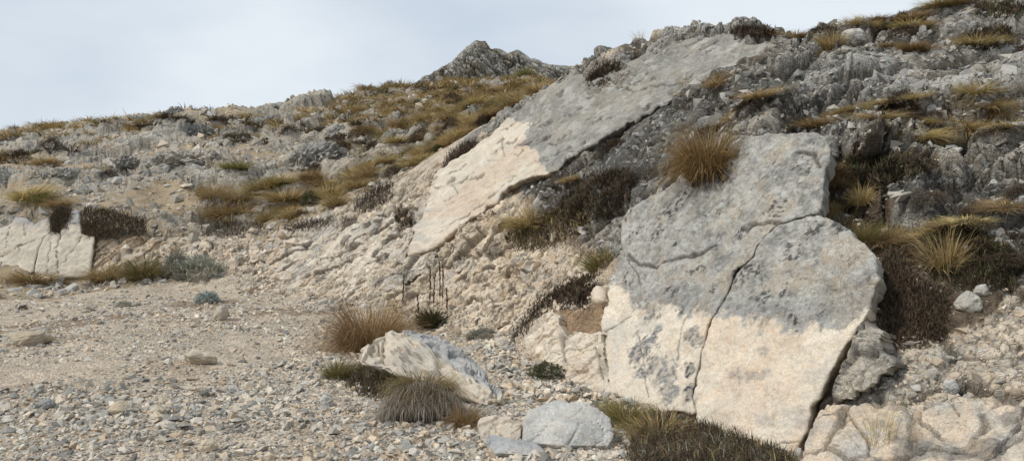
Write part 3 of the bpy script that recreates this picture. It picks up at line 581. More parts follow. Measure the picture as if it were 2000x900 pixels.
make_slab('block', LA, PL_LEFT, 0.5, 0.026, col_left, M_SLAB, off=0.13, und=0.04, fine=0.008, edge=0.015, rag=0.02, seed=23, parent=scarp, cracks=[([(20, 440), (14, 470), (5, 500), (0, 525)], 1.3, 0.025), ([(-20, 505), (15, 498), (35, 482), (65, 470)], 1.1, 0.02), ([(47, 436), (47, 460)], 1.3, 0.02), ([(38, 480), (36, 492)], 1.2, .02)])
make_slab('block', LB, PL_LEFT, 0.5, 0.026, col_left, M_SLAB, off=0.13, und=0.04, fine=0.008, edge=0.015, rag=0.02, seed=23, parent=scarp, cracks=[([(98, 465), (96, 495), (92, 525), (90, 545)], 1.3, 0.025), ([(118, 450), (112, 480), (110, 505), (112, 545)], 2.0, 0.05), ([(162, 460), (140, 490), (120, 515)], 1.1, 0.02), ([(130, 440), (157, 432)], 1.3, 0.02)])

def col_bank(pu, pv, p, d, crk):
    n1 = fbm(p * 1.1, 281, 4)[:, None]; n2 = fbm(p * 5, 282, 4)[:, None]
    c = np.array([0.58, 0.47, 0.34]) * (1 + 0.12 * n1 + 0.15 * n2); w = (spots(p, 2.5, 283, 0.1, 0.6) * 0.5)[:, None]; c = c * (1 - w) + np.array([0.33, 0.25, 0.17]) * w
    dk = (np.clip(crk, 0, 1) * 0.7)[:, None]; return rgba(c * (1 - dk) + np.array([0.11, 0.085, 0.06]) * dk, np.full(len(pu), 0.2))
BANK = [(186, 460), (215, 466), (250, 458), (290, 462), (330, 470), (360, 492), (352, 520), (300, 532), (240, 540), (180, 540)]
bk = make_slab('earth_bank', BANK, PL_LEFT, 0.5, 0.028, col_bank, M_SLAB, off=0.0, und=0.12, und_s=0.8, fine=0.02, edge=0.06, rag=0.06, seed=27, frac=(0.5, 0.08), fdark=0.6)
tag(bk, 'crumbly tan rock bank continuing right from the white scarp', 'rock bank')
def col_frac(tone, sd):
    def f(pu, pv, p, d, crk):
        n1 = fbm(p * 0.9, sd, 4)[:, None]; n2 = fbm(p * 4, sd + 1, 4)[:, None]; n3 = fbm(p * 14, sd + 2, 3)[:, None]
        c = np.array(tone) * (1 + 0.1 * n1 + 0.12 * n2 + 0.1 * n3); w = (spots(p, 1.6, sd + 3, 0.0, 0.6) * 0.6)[:, None]; c = c * (1 - w) + np.array([0.42, 0.4, 0.36]) * w
        w = (spots(p, 2.2, sd + 4, 0.1, 0.6) * 0.6)[:, None]; c = c * (1 - w) + np.array([0.55, 0.42, 0.29]) * w
        w = (spots(p, 3.0, sd + 5, 0.38, 0.6, 5) * 0.7)[:, None]; c = c * (1 - w) + np.array([0.14, 0.12, 0.1]) * w
        dk = (np.clip(crk, 0, 1) * 0.75)[:, None]; return rgba(c * (1 - dk) + np.array([0.10, 0.08, 0.06]) * dk, np.full(len(pu), 0.3))
    return f
F1 = [(488, 562), (505, 520), (520, 492), (560, 482), (600, 462), (640, 466), (680, 440), (730, 432), (770, 425), (800, 440), (795, 500), (845, 490), (850, 520), (800, 548), (740, 562), (690, 588), (620, 582), (560, 574)]
F2 = [(852, 500), (900, 455), (945, 420), (990, 430), (985, 470), (1020, 500), (1085, 505), (1130, 530), (1110, 560), (1050, 585), (1030, 620), (985, 640), (900, 625), (840, 610), (800, 600), (740, 580), (800, 555)]
tag(make_slab('fractured_bedrock', F1, PL_FACE, 0.5, 0.022, col_frac((0.63, 0.565, 0.47), 291), M_SLAB, off=0.0, und=0.10, und_s=1.2, fine=0.022, edge=0.05, rag=0.12, seed=29, frac=(0.55, 0.085), fdark=0.9, strata=0.012), 'pale finely cracked bedrock sloping down to the gravel left of centre', 'bedrock')
tag(make_slab('fractured_bedrock', F2, PL_FACE, 0.5, 0.021, col_frac((0.62, 0.53, 0.41), 295), M_SLAB, off=0.0, und=0.12, und_s=0.9, fine=0.03, edge=0.05, rag=0.12, seed=31, frac=(0.42, 0.10), fdark=0.9, strata=0.014), 'tan blocky bedrock behind the dead flower spikes', 'bedrock')
print('slabs', round(time.time() - T0, 1))

# ------------------------------------------------------------------ the crag on the far skyline
def crag():
    th0 = [(790, 172), (812, 158), (840, 143), (868, 127), (888, 113), (904, 99), (918, 86), (932, 78), (948, 80), (958, 94), (975, 96), (992, 104), (1010, 97), (1022, 104), (1036, 114), (1055, 118), (1080, 126), (1112, 130), (1135, 150)]
    Yc = 60.0; us = np.linspace(790, 1135, 230); top = np.interp(us, [q[0] for q in th0], [q[1] for q in th0]); top = top + 2.0 * fbm(np.stack([us / 9, us * 0, us * 0], 1), 300, 4)
    tops = EYE + (450 - top) / F * Yc; xs = (us - 1000) / F * Yc; bz = 8.5; ks = np.concatenate([np.linspace(0, 1, 90), 1 + np.linspace(0.02, 1, 30)])
    vs_ = []
    for k in ks:
        f = k if k <= 1 else 2 - k
        z = bz + (tops - bz) * f; y = Yc + (-(1 - f) * (tops - bz) * 0.75 if k <= 1 else (1 - f) * (tops - bz) * 1.1)
        vs_.append(np.stack([xs, y + 0 * xs, z], 1))
    v = np.array(vs_); f_ = np.where(ks <= 1, ks, 2 - ks)
    p = v.reshape(-1, 3); rot = rotm('Y', -50); q = (p / 1.1) @ rot.T * np.array([0.6, 1, 1.7]); f1, f2, cid, vec = voronoi(q + 0.3 * fbm(q, 301, 2)[:, None], 302)
    q2 = (p / 0.42) @ rot.T * np.array([0.7, 1, 1.6]); g1, g2, cid2, _ = voronoi(q2, 312)
    amp = np.repeat(np.minimum(1, (1 - f_) * 6 + 0.15), len(us))
    disp = (0.75 * (cid - 0.5) - 0.35 * (1 - sstep(0, 0.25, f2 - f1)) + 0.3 * (cid2 - 0.5) - 0.2 * (1 - sstep(0, 0.25, g2 - g1)) + 0.6 * fbm(p * 0.35, 303, 3)) * amp
    p = p + disp[:, None] * np.array([-0.15, -0.85, 0.3])
    c = np.array([0.37, 0.355, 0.315]) * (1 + 0.35 * (cid2[:, None] - 0.5) + 0.2 * fbm(p * 0.5, 304, 4)[:, None]); w = (spots(p, 0.5, 305, 0.25, 0.6) * 0.5)[:, None]; c = c * (1 - w) + np.array([0.2, 0.16, 0.09]) * w
    n_ = len(us); m_ = len(ks); i_ = np.arange(m_ - 1)[:, None] * n_ + np.arange(n_ - 1)[None]
    loc = np.array([xs.mean(), Yc, bz])
    me = mesh_from('rock_crag', p - loc, quads=np.stack([i_, i_ + 1, i_ + n_ + 1, i_ + n_], -1).reshape(-1, 4), cols=rgba(c, np.ones(len(p))), mats=(M_HILL,))
    return tag(link('rock_crag', me, None, loc), 'grey pointed crag rising above the grass on the far skyline', 'crag')
crag()

# ------------------------------------------------------------------ loose stones
def hull_arrays(pts):
    bm = bmesh.new()
    for p in pts: bm.verts.new(p)
    r = bmesh.ops.convex_hull(bm, input=bm.verts)
    dead = [e for e in r['geom_interior'] + r['geom_unused'] if isinstance(e, bmesh.types.BMVert)]
    bmesh.ops.delete(bm, geom=list(set(dead)), context='VERTS'); bmesh.ops.triangulate(bm, faces=bm.faces[:]); bm.verts.ensure_lookup_table()
    v = np.array([q.co[:] for q in bm.verts]); bm.verts.index_update(); f = np.array([[l.vert.index for l in q.loops] for q in bm.faces]); bm.free(); return v, f
def stone_variant(r, npt=9, flat=0.55):
    p = r.normal(size=(npt, 3)); p /= np.linalg.norm(p, axis=1)[:, None]; p *= r.uniform(0.75, 1.0, (npt, 1)); p *= np.array([1.0, r.uniform(0.6, 0.9), r.uniform(flat * 0.7, flat * 1.2)])
    return hull_arrays(p)
rs = np.random.default_rng(21)
SV = [stone_variant(rs) for _ in range(14)]
PAL_G = np.array([[0.25, 0.24, 0.22], [0.35, 0.335, 0.30], [0.44, 0.415, 0.365], [0.51, 0.475, 0.415], [0.60, 0.545, 0.46], [0.67, 0.585, 0.47], [0.63, 0.515, 0.385], [0.58, 0.455, 0.32], [0.69, 0.62, 0.52]])
PW_G = np.array([0.10, 0.14, 0.14, 0.13, 0.13, 0.12, 0.11, 0.06, 0.07])
def rand_rot(r, n, flat=0.5):
    yaw = r.uniform(0, 2 * math.pi, n); ax = r.normal(size=(n, 2)) * flat; cz, sz = np.cos(yaw), np.sin(yaw)
    Rz = np.zeros((n, 3, 3)); Rz[:, 0, 0] = cz; Rz[:, 0, 1] = -sz; Rz[:, 1, 0] = sz; Rz[:, 1, 1] = cz; Rz[:, 2, 2] = 1
    cx, sx = np.cos(ax[:, 0]), np.sin(ax[:, 0]); Rx = np.zeros((n, 3, 3)); Rx[:, 0, 0] = 1; Rx[:, 1, 1] = cx; Rx[:, 1, 2] = -sx; Rx[:, 2, 1] = sx; Rx[:, 2, 2] = cx
    cy, sy = np.cos(ax[:, 1]), np.sin(ax[:, 1]); Ry = np.zeros((n, 3, 3)); Ry[:, 1, 1] = 1; Ry[:, 0, 0] = cy; Ry[:, 0, 2] = sy; Ry[:, 2, 0] = -sy; Ry[:, 2, 2] = cy
    return Ry @ Rx @ Rz
def join_stones(name, pos, size, cols, R, var, mat, label):
    vs_, ts_, cs_ = [], [], []; base = 0
    for k in range(len(SV)):
        m = np.nonzero(var == k)[0]
        if not len(m): continue
        v, f = SV[k]
        w = np.einsum('nij,vj->nvi', R[m], v) * size[m][:, None, None] + pos[m][:, None]
        vs_.append(w.reshape(-1, 3)); ts_.append((f[None] + (np.arange(len(m)) * len(v))[:, None, None]).reshape(-1, 3) + base); base += w.shape[0] * len(v)
        cs_.append(np.repeat(cols[m], len(v), 0))
    c = np.concatenate(cs_); me = mesh_from(name, np.concatenate(vs_), tris=np.concatenate(ts_), cols=np.concatenate([c, np.full((len(c), 1), 0.12)], 1), mats=(mat,))
    o = link(name, me); return tag(o, label, None, None, 'stuff')
CVAR = {}
def variant_mesh(k, ci, pal, mat, name):
    key = (k, ci, name)
    if key not in CVAR:
        v, f = SV[k]; c = np.repeat(pal[ci][None], len(v), 0)
        CVAR[key] = mesh_from(name, v, tris=f, cols=np.concatenate([c, np.full((len(v), 1), 0.12)], 1), mats=(mat,))
    return CVAR[key]
def polar_pts(r, n, t0, t1, r0, r1, k=2.0):
    th = np.radians(r.uniform(t0, t1, n)); q = r.uniform(0, 1, n)
    rr = r0 * (r1 / r0) ** q if k == 2 else (r0 ** (2 - k) + q * (r1 ** (2 - k) - r0 ** (2 - k))) ** (1 / (2 - k))
    return rr * np.sin(th), rr * np.cos(th)
Z_GRAVEL = [(-400, 545), (0, 552), (180, 545), (300, 548), (430, 552), (480, 566), (560, 588), (690, 615), (840, 645), (960, 655), (1015, 690), (1060, 725), (1200, 780), (1260, 810), (1340, 860), (1500, 925), (1500, 1200), (-400, 1200)]
G_MARKS = [(100, 890, 'in the gravel at the bottom left corner'), (82, 800, 'in gravel near the dark grey angular stone'), (226, 812, 'in gravel near the tan angular block'), (402, 884, 'in gravel near the tan rounded stone'), (383, 714, 'in gravel near the blocky cream stone'), (30, 680, 'in gravel near the half buried tan boulder'), (634, 794, 'in gravel near the pale pointed stone'), (560, 890, 'at the bottom edge left of centre'), (740, 880, 'at the bottom edge near the middle'), (820, 850, 'in front of the dead grass clump'), (920, 880, 'in front of the small cream block'), (1110, 890, 'in front of the rounded grey boulder'), (1000, 740, 'in the gully behind the rounded grey boulder'), (540, 740, 'in the middle of the gravel flat'), (1250, 900, 'at the foot of the heath')]
def scatter_gravel():
    r = np.random.default_rng(33)
    x1, y1 = polar_pts(r, 42000, -35, 12, 4.4, 20.5, 2.0); x2, y2 = polar_pts(r, 9000, -35, 14, 4.2, 9.5, 2.0)
    x = np.concatenate([x1, x2]); y = np.concatenate([y1, y2]); z = gz(x, y); p = np.stack([x, y, z], 1); u, v = px_of(p)
    dens = fbm(p * 0.55, 400, 3) + 0.5 * fbm(p * 1.7, 401, 3)
    # stony bands and bare dusty patches; the middle of the flat is stonier than its left edge
    want = 0.62 + 0.5 * dens + 0.18 * sstep(-4.5, -1.0, x) - 0.05 * sstep(12, 17, y)
    keep = inpoly(u, v, Z_GRAVEL) & (r.uniform(0, 1, len(x)) < want); p = p[keep]; rr = np.hypot(p[:, 0], p[:, 1]); n = len(p)
    size = (0.0125 + 0.0008 * rr) * (1 + r.pareto(2.6, n)).clip(1, 4.0); size *= 1 + 0.25 * fbm(p * 0.7, 402, 2)
    size = np.minimum(size, 0.085)
    greyness = 0.25 * fbm(p * 0.5, 403, 3)
    ci = np.array([r.choice(9, p=PW_G) for _ in range(n)]); q = PAL_G[ci] * r.uniform(0.85, 1.12, (n, 1)) * (1 - greyness[:, None] * 0.5); q = np.clip(q, 0.08, 0.72)
    R = rand_rot(r, n, 0.45); var = r.integers(0, len(SV), n); p[:, 2] += size * r.uniform(-0.15, 0.28, n)
    app = size / np.hypot(p[:, 0], p[:, 1]); app[np.abs(p[:, 0] / p[:, 1]) > 0.64] = 0; app[p[:, 1] < 5.45] = 0
    big = np.argsort(-app)[:290]; rest = np.ones(n, bool); rest[big] = False
    join_stones('gravel', p[rest], size[rest], q[rest], R[rest], var[rest], M_STONE, 'angular grey and cream limestone gravel over the flat')
    names = {0: ('dark grey', 'dark grey angular stones in the gravel'), 1: ('dark grey', 'dark grey angular stones in the gravel'), 2: ('mid grey', 'mid grey angular stones in the gravel'), 3: ('mid grey', 'mid grey angular stones in the gravel'), 4: ('pale', 'pale angular stones in the gravel'), 5: ('cream', 'cream angular stones in the gravel'), 6: ('tan', 'tan angular stones in the gravel'), 7: ('tan', 'tan angular stones in the gravel'), 8: ('cream', 'cream angular stones in the gravel')}
    for k in big:
        o = link('stone', variant_mesh(int(var[k]), int(ci[k]), PAL_G, M_STONE, 'stone'), None, p[k]); o.rotation_euler = Matrix(R[k].tolist()).to_euler(); o.scale = [size[k]] * 3
        nm, gp = names[int(ci[k])]; uk, vk = px_of(p[k:k + 1]); tag(o, 'x', 'stone', gp); later(o, '%s %s stone %s' % ('larger' if app[k] > app[big[90]] else 'smaller', nm, nearest_mark(uk[0], vk[0], G_MARKS)), uk[0])
scatter_gravel()
# broken rock on the slopes: the largest pieces are parts of the hillside, the rest one mass
def scatter_rubble():
    r = np.random.default_rng(44); x, y = polar_pts(r, 46000, -20, 37, 4.6, 20, 2.0); xb, yb = polar_pts(r, 2600, -31, -16, 18.5, 22.5, 2.0); xh, yh = polar_pts(r, 11000, -36, 8, 20.5, 52, 2.0); x = np.concatenate([x, xb, xh]); y = np.concatenate([y, yb, yh]); z = gz(x, y); p = np.stack([x, y, z], 1); u, v = px_of(p)
    t = inpoly(u, v, Z_TAN); g = inpoly(u, v, Z_GREY) & ~inpoly(u, v, Z_SOIL); s_ = inpoly(u, v, Z_SOIL); pl = inpoly(u, v, Z_PALE) 
    hl = (np.hypot(x, y) > 20.5) & (u < 1150) & ~g; t |= inpoly(u, v, Z_BANK) & (np.hypot(x, y) < 23); fz = inpoly(u, v, Z_FACE); dn = fbm(p * 0.8, 410, 3)
    pr = np.where(t, 0.4 + 0.5 * dn, np.where(g, 0.40 + 0.8 * dn, np.where(pl, 0.5 + 0.4 * dn, np.where(s_, 0.22, np.where(hl, 0.36 + 0.6 * fbm(p * 0.3, 411, 3), 0))))); pr[fz] = 0
    tal = inpoly(u, v, [(860, 640), (1000, 640), (1200, 760), (1300, 820), (1000, 780)]); pr[tal] = 0.0
    k = r.uniform(0, 1, len(x)) < pr; p, t, g, s_, pl, hl = p[k], t[k], g[k], s_[k], pl[k], hl[k]; n = len(p); rr = np.hypot(p[:, 0], p[:, 1])
    size = (0.011 + 0.0019 * rr) * (1 + r.pareto(2.8, n)).clip(1, 4.5); size[pl | s_] *= 0.75; size = np.where(hl, np.minimum(size * 1.3, 0.6), np.minimum(size, 0.17))
    pt = np.array([[0.60, 0.50, 0.385], [0.55, 0.44, 0.32], [0.50, 0.42, 0.32], [0.46, 0.43, 0.38], [0.64, 0.56, 0.46]]); pg = np.array([[0.43, 0.415, 0.38], [0.35, 0.335, 0.305], [0.27, 0.26, 0.24], [0.48, 0.445, 0.38], [0.38, 0.345, 0.285]])
    ci = r.integers(0, 5, n); tanm = t | ((pl | s_ | hl) & (r.uniform(0, 1, n) < np.where(hl, 0.35, 0.7))); ci = np.where(tanm, ci, ci + 5); pal = np.concatenate([pt, pg]); uu, vv_ = px_of(p); dk = (inpoly(uu, vv_, Z_DARK) | inpoly(uu, vv_, Z_DARK2)) & (r.uniform(size=n) < 0.85); q = pal[ci] * r.uniform(0.88, 1.1, (n, 1)) * np.where(dk, 0.42, 1.0)[:, None]
    R = rand_rot(r, n, 0.8); var = r.integers(0, len(SV), n)
    app = size / rr; app[np.abs(p[:, 0] / p[:, 1]) > 0.64] = 0
    big = np.argsort(-app)[:290]; rest = np.ones(n, bool); rest[big] = False
    join_stones('rubble', p[rest], size[rest], q[rest], R[rest], var[rest], M_STONE, 'broken limestone rubble over the steep slope')
    for k in big:
        o = link('rock', variant_mesh(int(var[k]), int(ci[k]), pal, M_STONE, 'rock'), ground, p[k]); o.rotation_euler = Matrix(R[k].tolist()).to_euler(); o.scale = [size[k]] * 3
scatter_rubble()
# cobbles in the gully between the flat and the big slab
def gully():
    r = np.random.default_rng(46); out = []
    pol = [(880, 645), (990, 640), (1020, 690), (1100, 735), (1190, 765), (1260, 800), (1230, 830), (1190, 810), (1000, 780), (985, 760), (940, 700)]
    x, y = polar_pts(r, 6000, -6, 11, 6.3, 11.8, 1.0); z = gz(x, y); p = np.stack([x, y, z], 1); u, v = px_of(p); p = p[inpoly(u, v, pol)]; n = min(len(p), 1500); p = p[:n]
    size = 0.022 * (1 + r.pareto(2.2, n)).clip(1, 4); ci = np.array([r.choice(9, p=PW_G) for _ in range(n)]); q = PAL_G[ci] * 1.05
    p[:, 2] += size * 0.3; R = rand_rot(r, n, 0.6); var = r.integers(0, len(SV), n)
    join_stones('cobbles', p, size, q, R, var, M_STONE, 'pale cobbles filling the gully beside the big slab')
gully()
print('stones', round(time.time() - T0, 1))

def hull_rock(name, pts, colour, seed, tris=4000, amp=0.02, facet=0.03, cell=0.14, mat=M_STONE, smooth=False, aniso=(0.7, 1.0, 2.0), tiltdeg=35):
    v, f = hull_arrays(pts); loc = np.array([v[:, 0].mean(), v[:, 1].mean(), v[:, 2].min()])
    bm = bmesh.new(); bv = [bm.verts.new(q) for q in v]
    for t in f: bm.faces.new([bv[i] for i in t])
    bmesh.ops.recalc_face_normals(bm, faces=bm.faces[:])
    m_ = max(2, int(math.sqrt(tris / max(len(f), 1))) - 1); bmesh.ops.subdivide_edges(bm, edges=bm.edges[:], cuts=m_, use_grid_fill=True); bmesh.ops.triangulate(bm, faces=bm.faces[:])
    for _ in range(2): bmesh.ops.smooth_vert(bm, verts=bm.verts[:], factor=0.5, use_axis_x=True, use_axis_y=True, use_axis_z=True)
    bm.normal_update()
    p = np.array([q.co[:] for q in bm.verts]); nn = np.array([q.normal[:] for q in bm.verts])
    rm = rotm('Y', tiltdeg) @ rotm('Z', 20); q = (p / cell + 0.2 * fbm(p / cell, seed, 2)[:, None]) @ rm.T * np.array(aniso)
    f1, f2, cid, vec = voronoi(q, seed); tv = np.stack([np.sin(cid * 91.7), np.cos(cid * 57.3), np.sin(cid * 33.1 + 2)], 1)
    d = amp * fbm(p / (cell * 1.1), seed + 1, 5, 0.6) + facet * (0.7 * (cid - 0.5) + 0.7 * (vec * tv).sum(1)) - facet * 0.9 * (1 - sstep(0, 0.12, f2 - f1)); p2 = p + nn * d[:, None]
    c = colour(p, nn); bm.verts.index_update(); t_ = np.array([[l.vert.index for l in q.loops] for q in bm.faces]); bm.free()
    return link(name, mesh_from(name, p2 - loc, tris=t_, cols=c, smooth=smooth, mats=(mat,)), None, loc)
def col_simple(base, alt, seed, a=0.5, sc_=4):
    def f(p, nn):
        c = np.array(base) * (1 + 0.12 * fbm(p * 9, seed, 3)[:, None]); w = (spots(p, sc_, seed + 1, -0.05, 0.5) * 0.8)[:, None]; return rgba(c * (1 - w) + np.array(alt) * w, np.full(len(p), a))
    return f
def col_b1(p, nn):
    u, v = px_of(p); side = (u - 800) * (770 - 658) - (v - 658) * (968 - 800); g = sstep(-600, 1200, side + 900 * fbm(p * 8, 500, 3))[:, None]
    n = fbm(p * 10, 501, 4)[:, None]; cr = np.array([0.60, 0.53, 0.43]) * (1 + 0.12 * n); w = (spots(p, 4, 502, 0.1, 0.5) * 0.6)[:, None]; cr = cr * (1 - w) + np.array([0.44, 0.42, 0.38]) * w
    return rgba(cr * (1 - g) + np.array([0.42, 0.415, 0.40]) * (1 + 0.15 * n) * g, np.full(len(p), 0.4))
b1 = [P(700, 704, 7.9), P(702, 688, 8.0), P(757, 652, 8.1), P(795, 650, 8.1), P(860, 680, 7.85), P(905, 712, 7.65), P(968, 768, 7.3), P(974, 782, 7.25), P(950, 792, 7.1), P(880, 764, 7.3), P(800, 728, 7.6), P(740, 716, 7.75),
      P(800, 646, 8.5), P(870, 664, 8.4), P(930, 704, 8.05), P(978, 768, 7.5), P(760, 690, 8.5), P(900, 740, 7.9), (-1.1, 8.2, 0.0), (-0.15, 7.5, -0.05), (-0.5, 8.2, -0.05)]
tag(hull_rock('boulder', b1, col_b1, 61, 14000, 0.03, 0.05, 0.2, tiltdeg=-38, aniso=(0.4, 1, 2.6)), 'long tilted boulder with a grey top side lying behind a dead grass clump', 'boulder')
b2 = [P(1020, 862, 5.85), P(1024, 815, 5.95), P(1036, 795, 6.05), P(1085, 781, 6.15), P(1140, 781, 6.15), P(1170, 796, 6.1), P(1193, 816, 6.0), P(1197, 850, 5.85), P(1188, 870, 5.75), P(1100, 870, 5.72), P(1060, 866, 5.76), P(1120, 835, 5.78), (0.1, 6.5, 0.0), (0.72, 6.5, 0.0), (0.1, 5.9, -0.08), (0.7, 5.85, -0.08)]
tag(hull_rock('boulder', b2, col_simple((0.52, 0.51, 0.48), (0.6, 0.57, 0.51), 510, 0.6, 7), 62, 10000, 0.02, 0.012, 0.26, aniso=(0.5, 1, 1.6)), 'rounded pale grey boulder with one white lichen spot, below the big slab', 'boulder')
b3 = [P(934, 850, 5.95), P(938, 812, 6.1), P(990, 808, 6.1), P(1000, 816, 6.05), P(1018, 828, 5.95), P(1016, 858, 5.85), P(985, 866, 5.8), P(940, 860, 5.85), (-0.2, 6.4, 0), (0.03, 6.4, 0), (-0.2, 5.9, -0.06), (0.03, 5.9, -0.06)]
tag(hull_rock('boulder', b3, col_simple((0.58, 0.5, 0.4), (0.47, 0.46, 0.43), 520, 0.4), 63, 6000, 0.016, 0.02, 0.14), 'small cream block touching the left side of the rounded grey boulder', 'boulder')
b4 = [P(948, 862, 5.65), P(954, 848, 5.75), P(990, 852, 5.8), P(1050, 866, 5.72), P(1066, 880, 5.55), P(1040, 888, 5.5), P(970, 884, 5.5), (-0.17, 5.6, -0.05), (0.2, 5.6, -0.05)]
tag(hull_rock('boulder', b4, col_simple((0.42, 0.42, 0.41), (0.5, 0.47, 0.41), 530, 0.4), 64, 4000, 0.008, 0.008, 0.12), 'thin flat grey stone slab in front of the small cream block', 'boulder')
def px_stone(u, v, w, h, base, alt, label, seed, name='boulder', cat='boulder', flat=None, npt=22):
    """stone whose foot stands where pixel (u, v) meets the ground, w x h photo pixels"""
    q, ok = hit(u, v); s_ = q[1] / F; r = np.random.default_rng(seed); p = r.normal(size=(npt, 3)); p /= np.linalg.norm(p, axis=1)[:, None]
    hh = h * s_; p *= np.array([w * s_ * 0.52, w * s_ * 0.4, hh * 0.62]); p[:, 2] = np.maximum(p[:, 2], -hh * 0.5) + hh * 0.38; p[:, 1] += w * s_ * 0.3
    o = hull_rock(name, p + q, col_simple(base, alt, seed * 3), seed, 1600, 0.03 * w * s_, 0.03 * w * s_, 0.4 * w * s_); return tag(o, label, cat)
for a in [(383, 714, 66, 34, (0.57, 0.5, 0.39), (0.5, 0.42, 0.31), 'blocky cream stone alone in the middle of the gravel flat'),
          (428, 626, 34, 30, (0.5, 0.44, 0.36), (0.42, 0.39, 0.33), 'upright tan stone on the gravel below the small blue-grey cushion'),
          (38, 676, 96, 28, (0.5, 0.42, 0.31), (0.44, 0.38, 0.3), 'low rounded tan boulder half buried at the left edge of the gravel'),
          (634, 794, 30, 24, (0.56, 0.53, 0.47), (0.48, 0.46, 0.42), 'pale pointed stone beside the brown clump left of the long boulder'),
          (980, 680, 30, 22, (0.63, 0.57, 0.48), (0.55, 0.5, 0.42), 'white pointed stone lying in the gully left of the big slab'),
          (1908, 612, 62, 44, (0.47, 0.45, 0.4), (0.55, 0.5, 0.42), 'pale round boulder on the brown slope near the right edge'),
          (1928, 580, 40, 26, (0.55, 0.54, 0.5), (0.5, 0.46, 0.4), 'white stone resting just above the pale round boulder'),
          (1862, 768, 36, 28, (0.58, 0.57, 0.54), (0.5, 0.48, 0.44), 'white stone at the top of the low pale ledge'),
          (1824, 738, 30, 18, (0.5, 0.5, 0.49), (0.45, 0.43, 0.4), 'grey flat stone just above the white stone on the ledge'),
          (1285, 0, 0, 0, None, None, None), (490, 458, 30, 16, (0.6, 0.52, 0.41), (0.55, 0.46, 0.36), 'cream capstone perched on the tan bank below the grass tufts'),
          (226, 812, 56, 26, (0.55, 0.46, 0.34), (0.5, 0.43, 0.33), 'tan angular block in the lower left gravel'), (402, 884, 40, 26, (0.56, 0.47, 0.35), (0.5, 0.44, 0.35), 'tan rounded stone near the bottom of the gravel flat'),
          (82, 800, 40, 20, (0.3, 0.3, 0.29), (0.36, 0.35, 0.33), 'dark grey angular stone at the lower left of the gravel'), (302, 812, 36, 22, (0.58, 0.51, 0.4), (0.5, 0.44, 0.36), 'cream stone to the right of the tan angular block')]:
    if a[2]: px_stone(*a, seed=int(a[0] + a[1]))
def px_outcrop(u, v, w, h, label, seed, base=(0.4, 0.385, 0.35), alt=(0.52, 0.45, 0.36)):
    q, ok = hit(u, v); s_ = q[1] / F; r = np.random.default_rng(seed); p = r.normal(size=(40, 3)); p /= np.linalg.norm(p, axis=1)[:, None]
    hh = h * s_; ww = w * s_; p *= np.array([ww * 0.52, ww * 0.45, hh * 0.95]); p[:, 0] += p[:, 2] * 0.25; p[:, 1] += ww * 0.3 + p[:, 2] * 0.3; p[:, 2] = np.maximum(p[:, 2], -hh * 0.35)
    def colo(p_, nn):
        c = np.array(base) * (1 + 0.2 * fbm(p_ * 2, seed, 4)[:, None]); w_ = (spots(p_, 0.9, seed + 1, 0.0, 0.5) * 0.7)[:, None]; return rgba(c * (1 - w_) + np.array(alt) * w_, np.ones(len(p_)))
    def shape(): return hull_rock('outcrop', p + q, colo, seed, 9000, 0.10 * hh, 0.26 * hh, 0.36 * hh, mat=M_HILL)
    return tag(shape(), label, 'outcrop')
for a in [(612, 318, 120, 52, 'broad grey outcrop on the hill right of centre above the tufts'), (345, 325, 150, 42, 'wide layered grey outcrop in the middle of the left hillside'), (372, 262, 70, 26, 'pale grey outcrop with a hollow high on the left hillside'),
          (335, 222, 40, 16, 'small pale rock sitting on the left skyline'), (230, 320, 60, 22, 'low grey outcrop left of the wide layered one'), (770, 272, 70, 26, 'grey outcrop amid golden grass below the crag'), (655, 262, 60, 22, 'small dark grey outcrop above the broad one'),
          (170, 380, 110, 20, 'long low grey ledge above the white scarp'), (415, 402, 50, 26, 'pale grey rocks behind the largest row of tufts'), (90, 345, 90, 22, 'low grey outcrop near the left edge of the hillside'), (860, 285, 60, 18, 'pale outcrop just left of the long smooth rock slope'),
          (460, 388, 40, 10, 'flat white rock lying between golden tufts'), (620, 395, 55, 10, 'flat pale rock under the tufts right of the flat white rock'), (520, 238, 60, 18, 'grey outcrop high on the hill left of the golden slope')]:
    px_outcrop(*a, seed=int(a[0] * 3 + a[1]))
def slope_rock(u, v, w, h, label, seed, base, alt):
    return px_stone(u, v, w, h, base, alt, label, seed, 'boulder', 'boulder')
slope_rock(1672, 84, 48, 36, 'round pale boulder between grass tufts on the right skyline', 71, (0.5, 0.48, 0.43), (0.42, 0.38, 0.32))
print('boulders', round(time.time() - T0, 1))

# ------------------------------------------------------------------ grass tufts, cushions, twiggy mats
G_RUST = [(0.42, 0.27, 0.10), (0.50, 0.34, 0.15), (0.28, 0.15, 0.06), (0.42, 0.32, 0.16), (0.20, 0.16, 0.06), (0.16, 0.10, 0.05), (0.26, 0.22, 0.09)]
G_TAWNY = [(0.46, 0.31, 0.14), (0.52, 0.37, 0.18), (0.38, 0.23, 0.095), (0.44, 0.34, 0.17), (0.25, 0.21, 0.09), (0.55, 0.43, 0.24)]
G_STRAW = [(0.56, 0.41, 0.20), (0.48, 0.34, 0.155), (0.40, 0.27, 0.11), (0.36, 0.29, 0.12), (0.25, 0.22, 0.09), (0.60, 0.48, 0.27)]
G_GREEN = [(0.17, 0.19, 0.06), (0.22, 0.21, 0.08), (0.13, 0.15, 0.05), (0.34, 0.25, 0.10), (0.40, 0.28, 0.12)]
G_OLIVE = [(0.30, 0.235, 0.105), (0.38, 0.285, 0.13), (0.21, 0.18, 0.07), (0.45, 0.31, 0.14), (0.31, 0.20, 0.09), (0.50, 0.39, 0.20)]
G_DEAD = [(0.20, 0.17, 0.14), (0.27, 0.23, 0.19), (0.15, 0.12, 0.10), (0.32, 0.27, 0.22)]
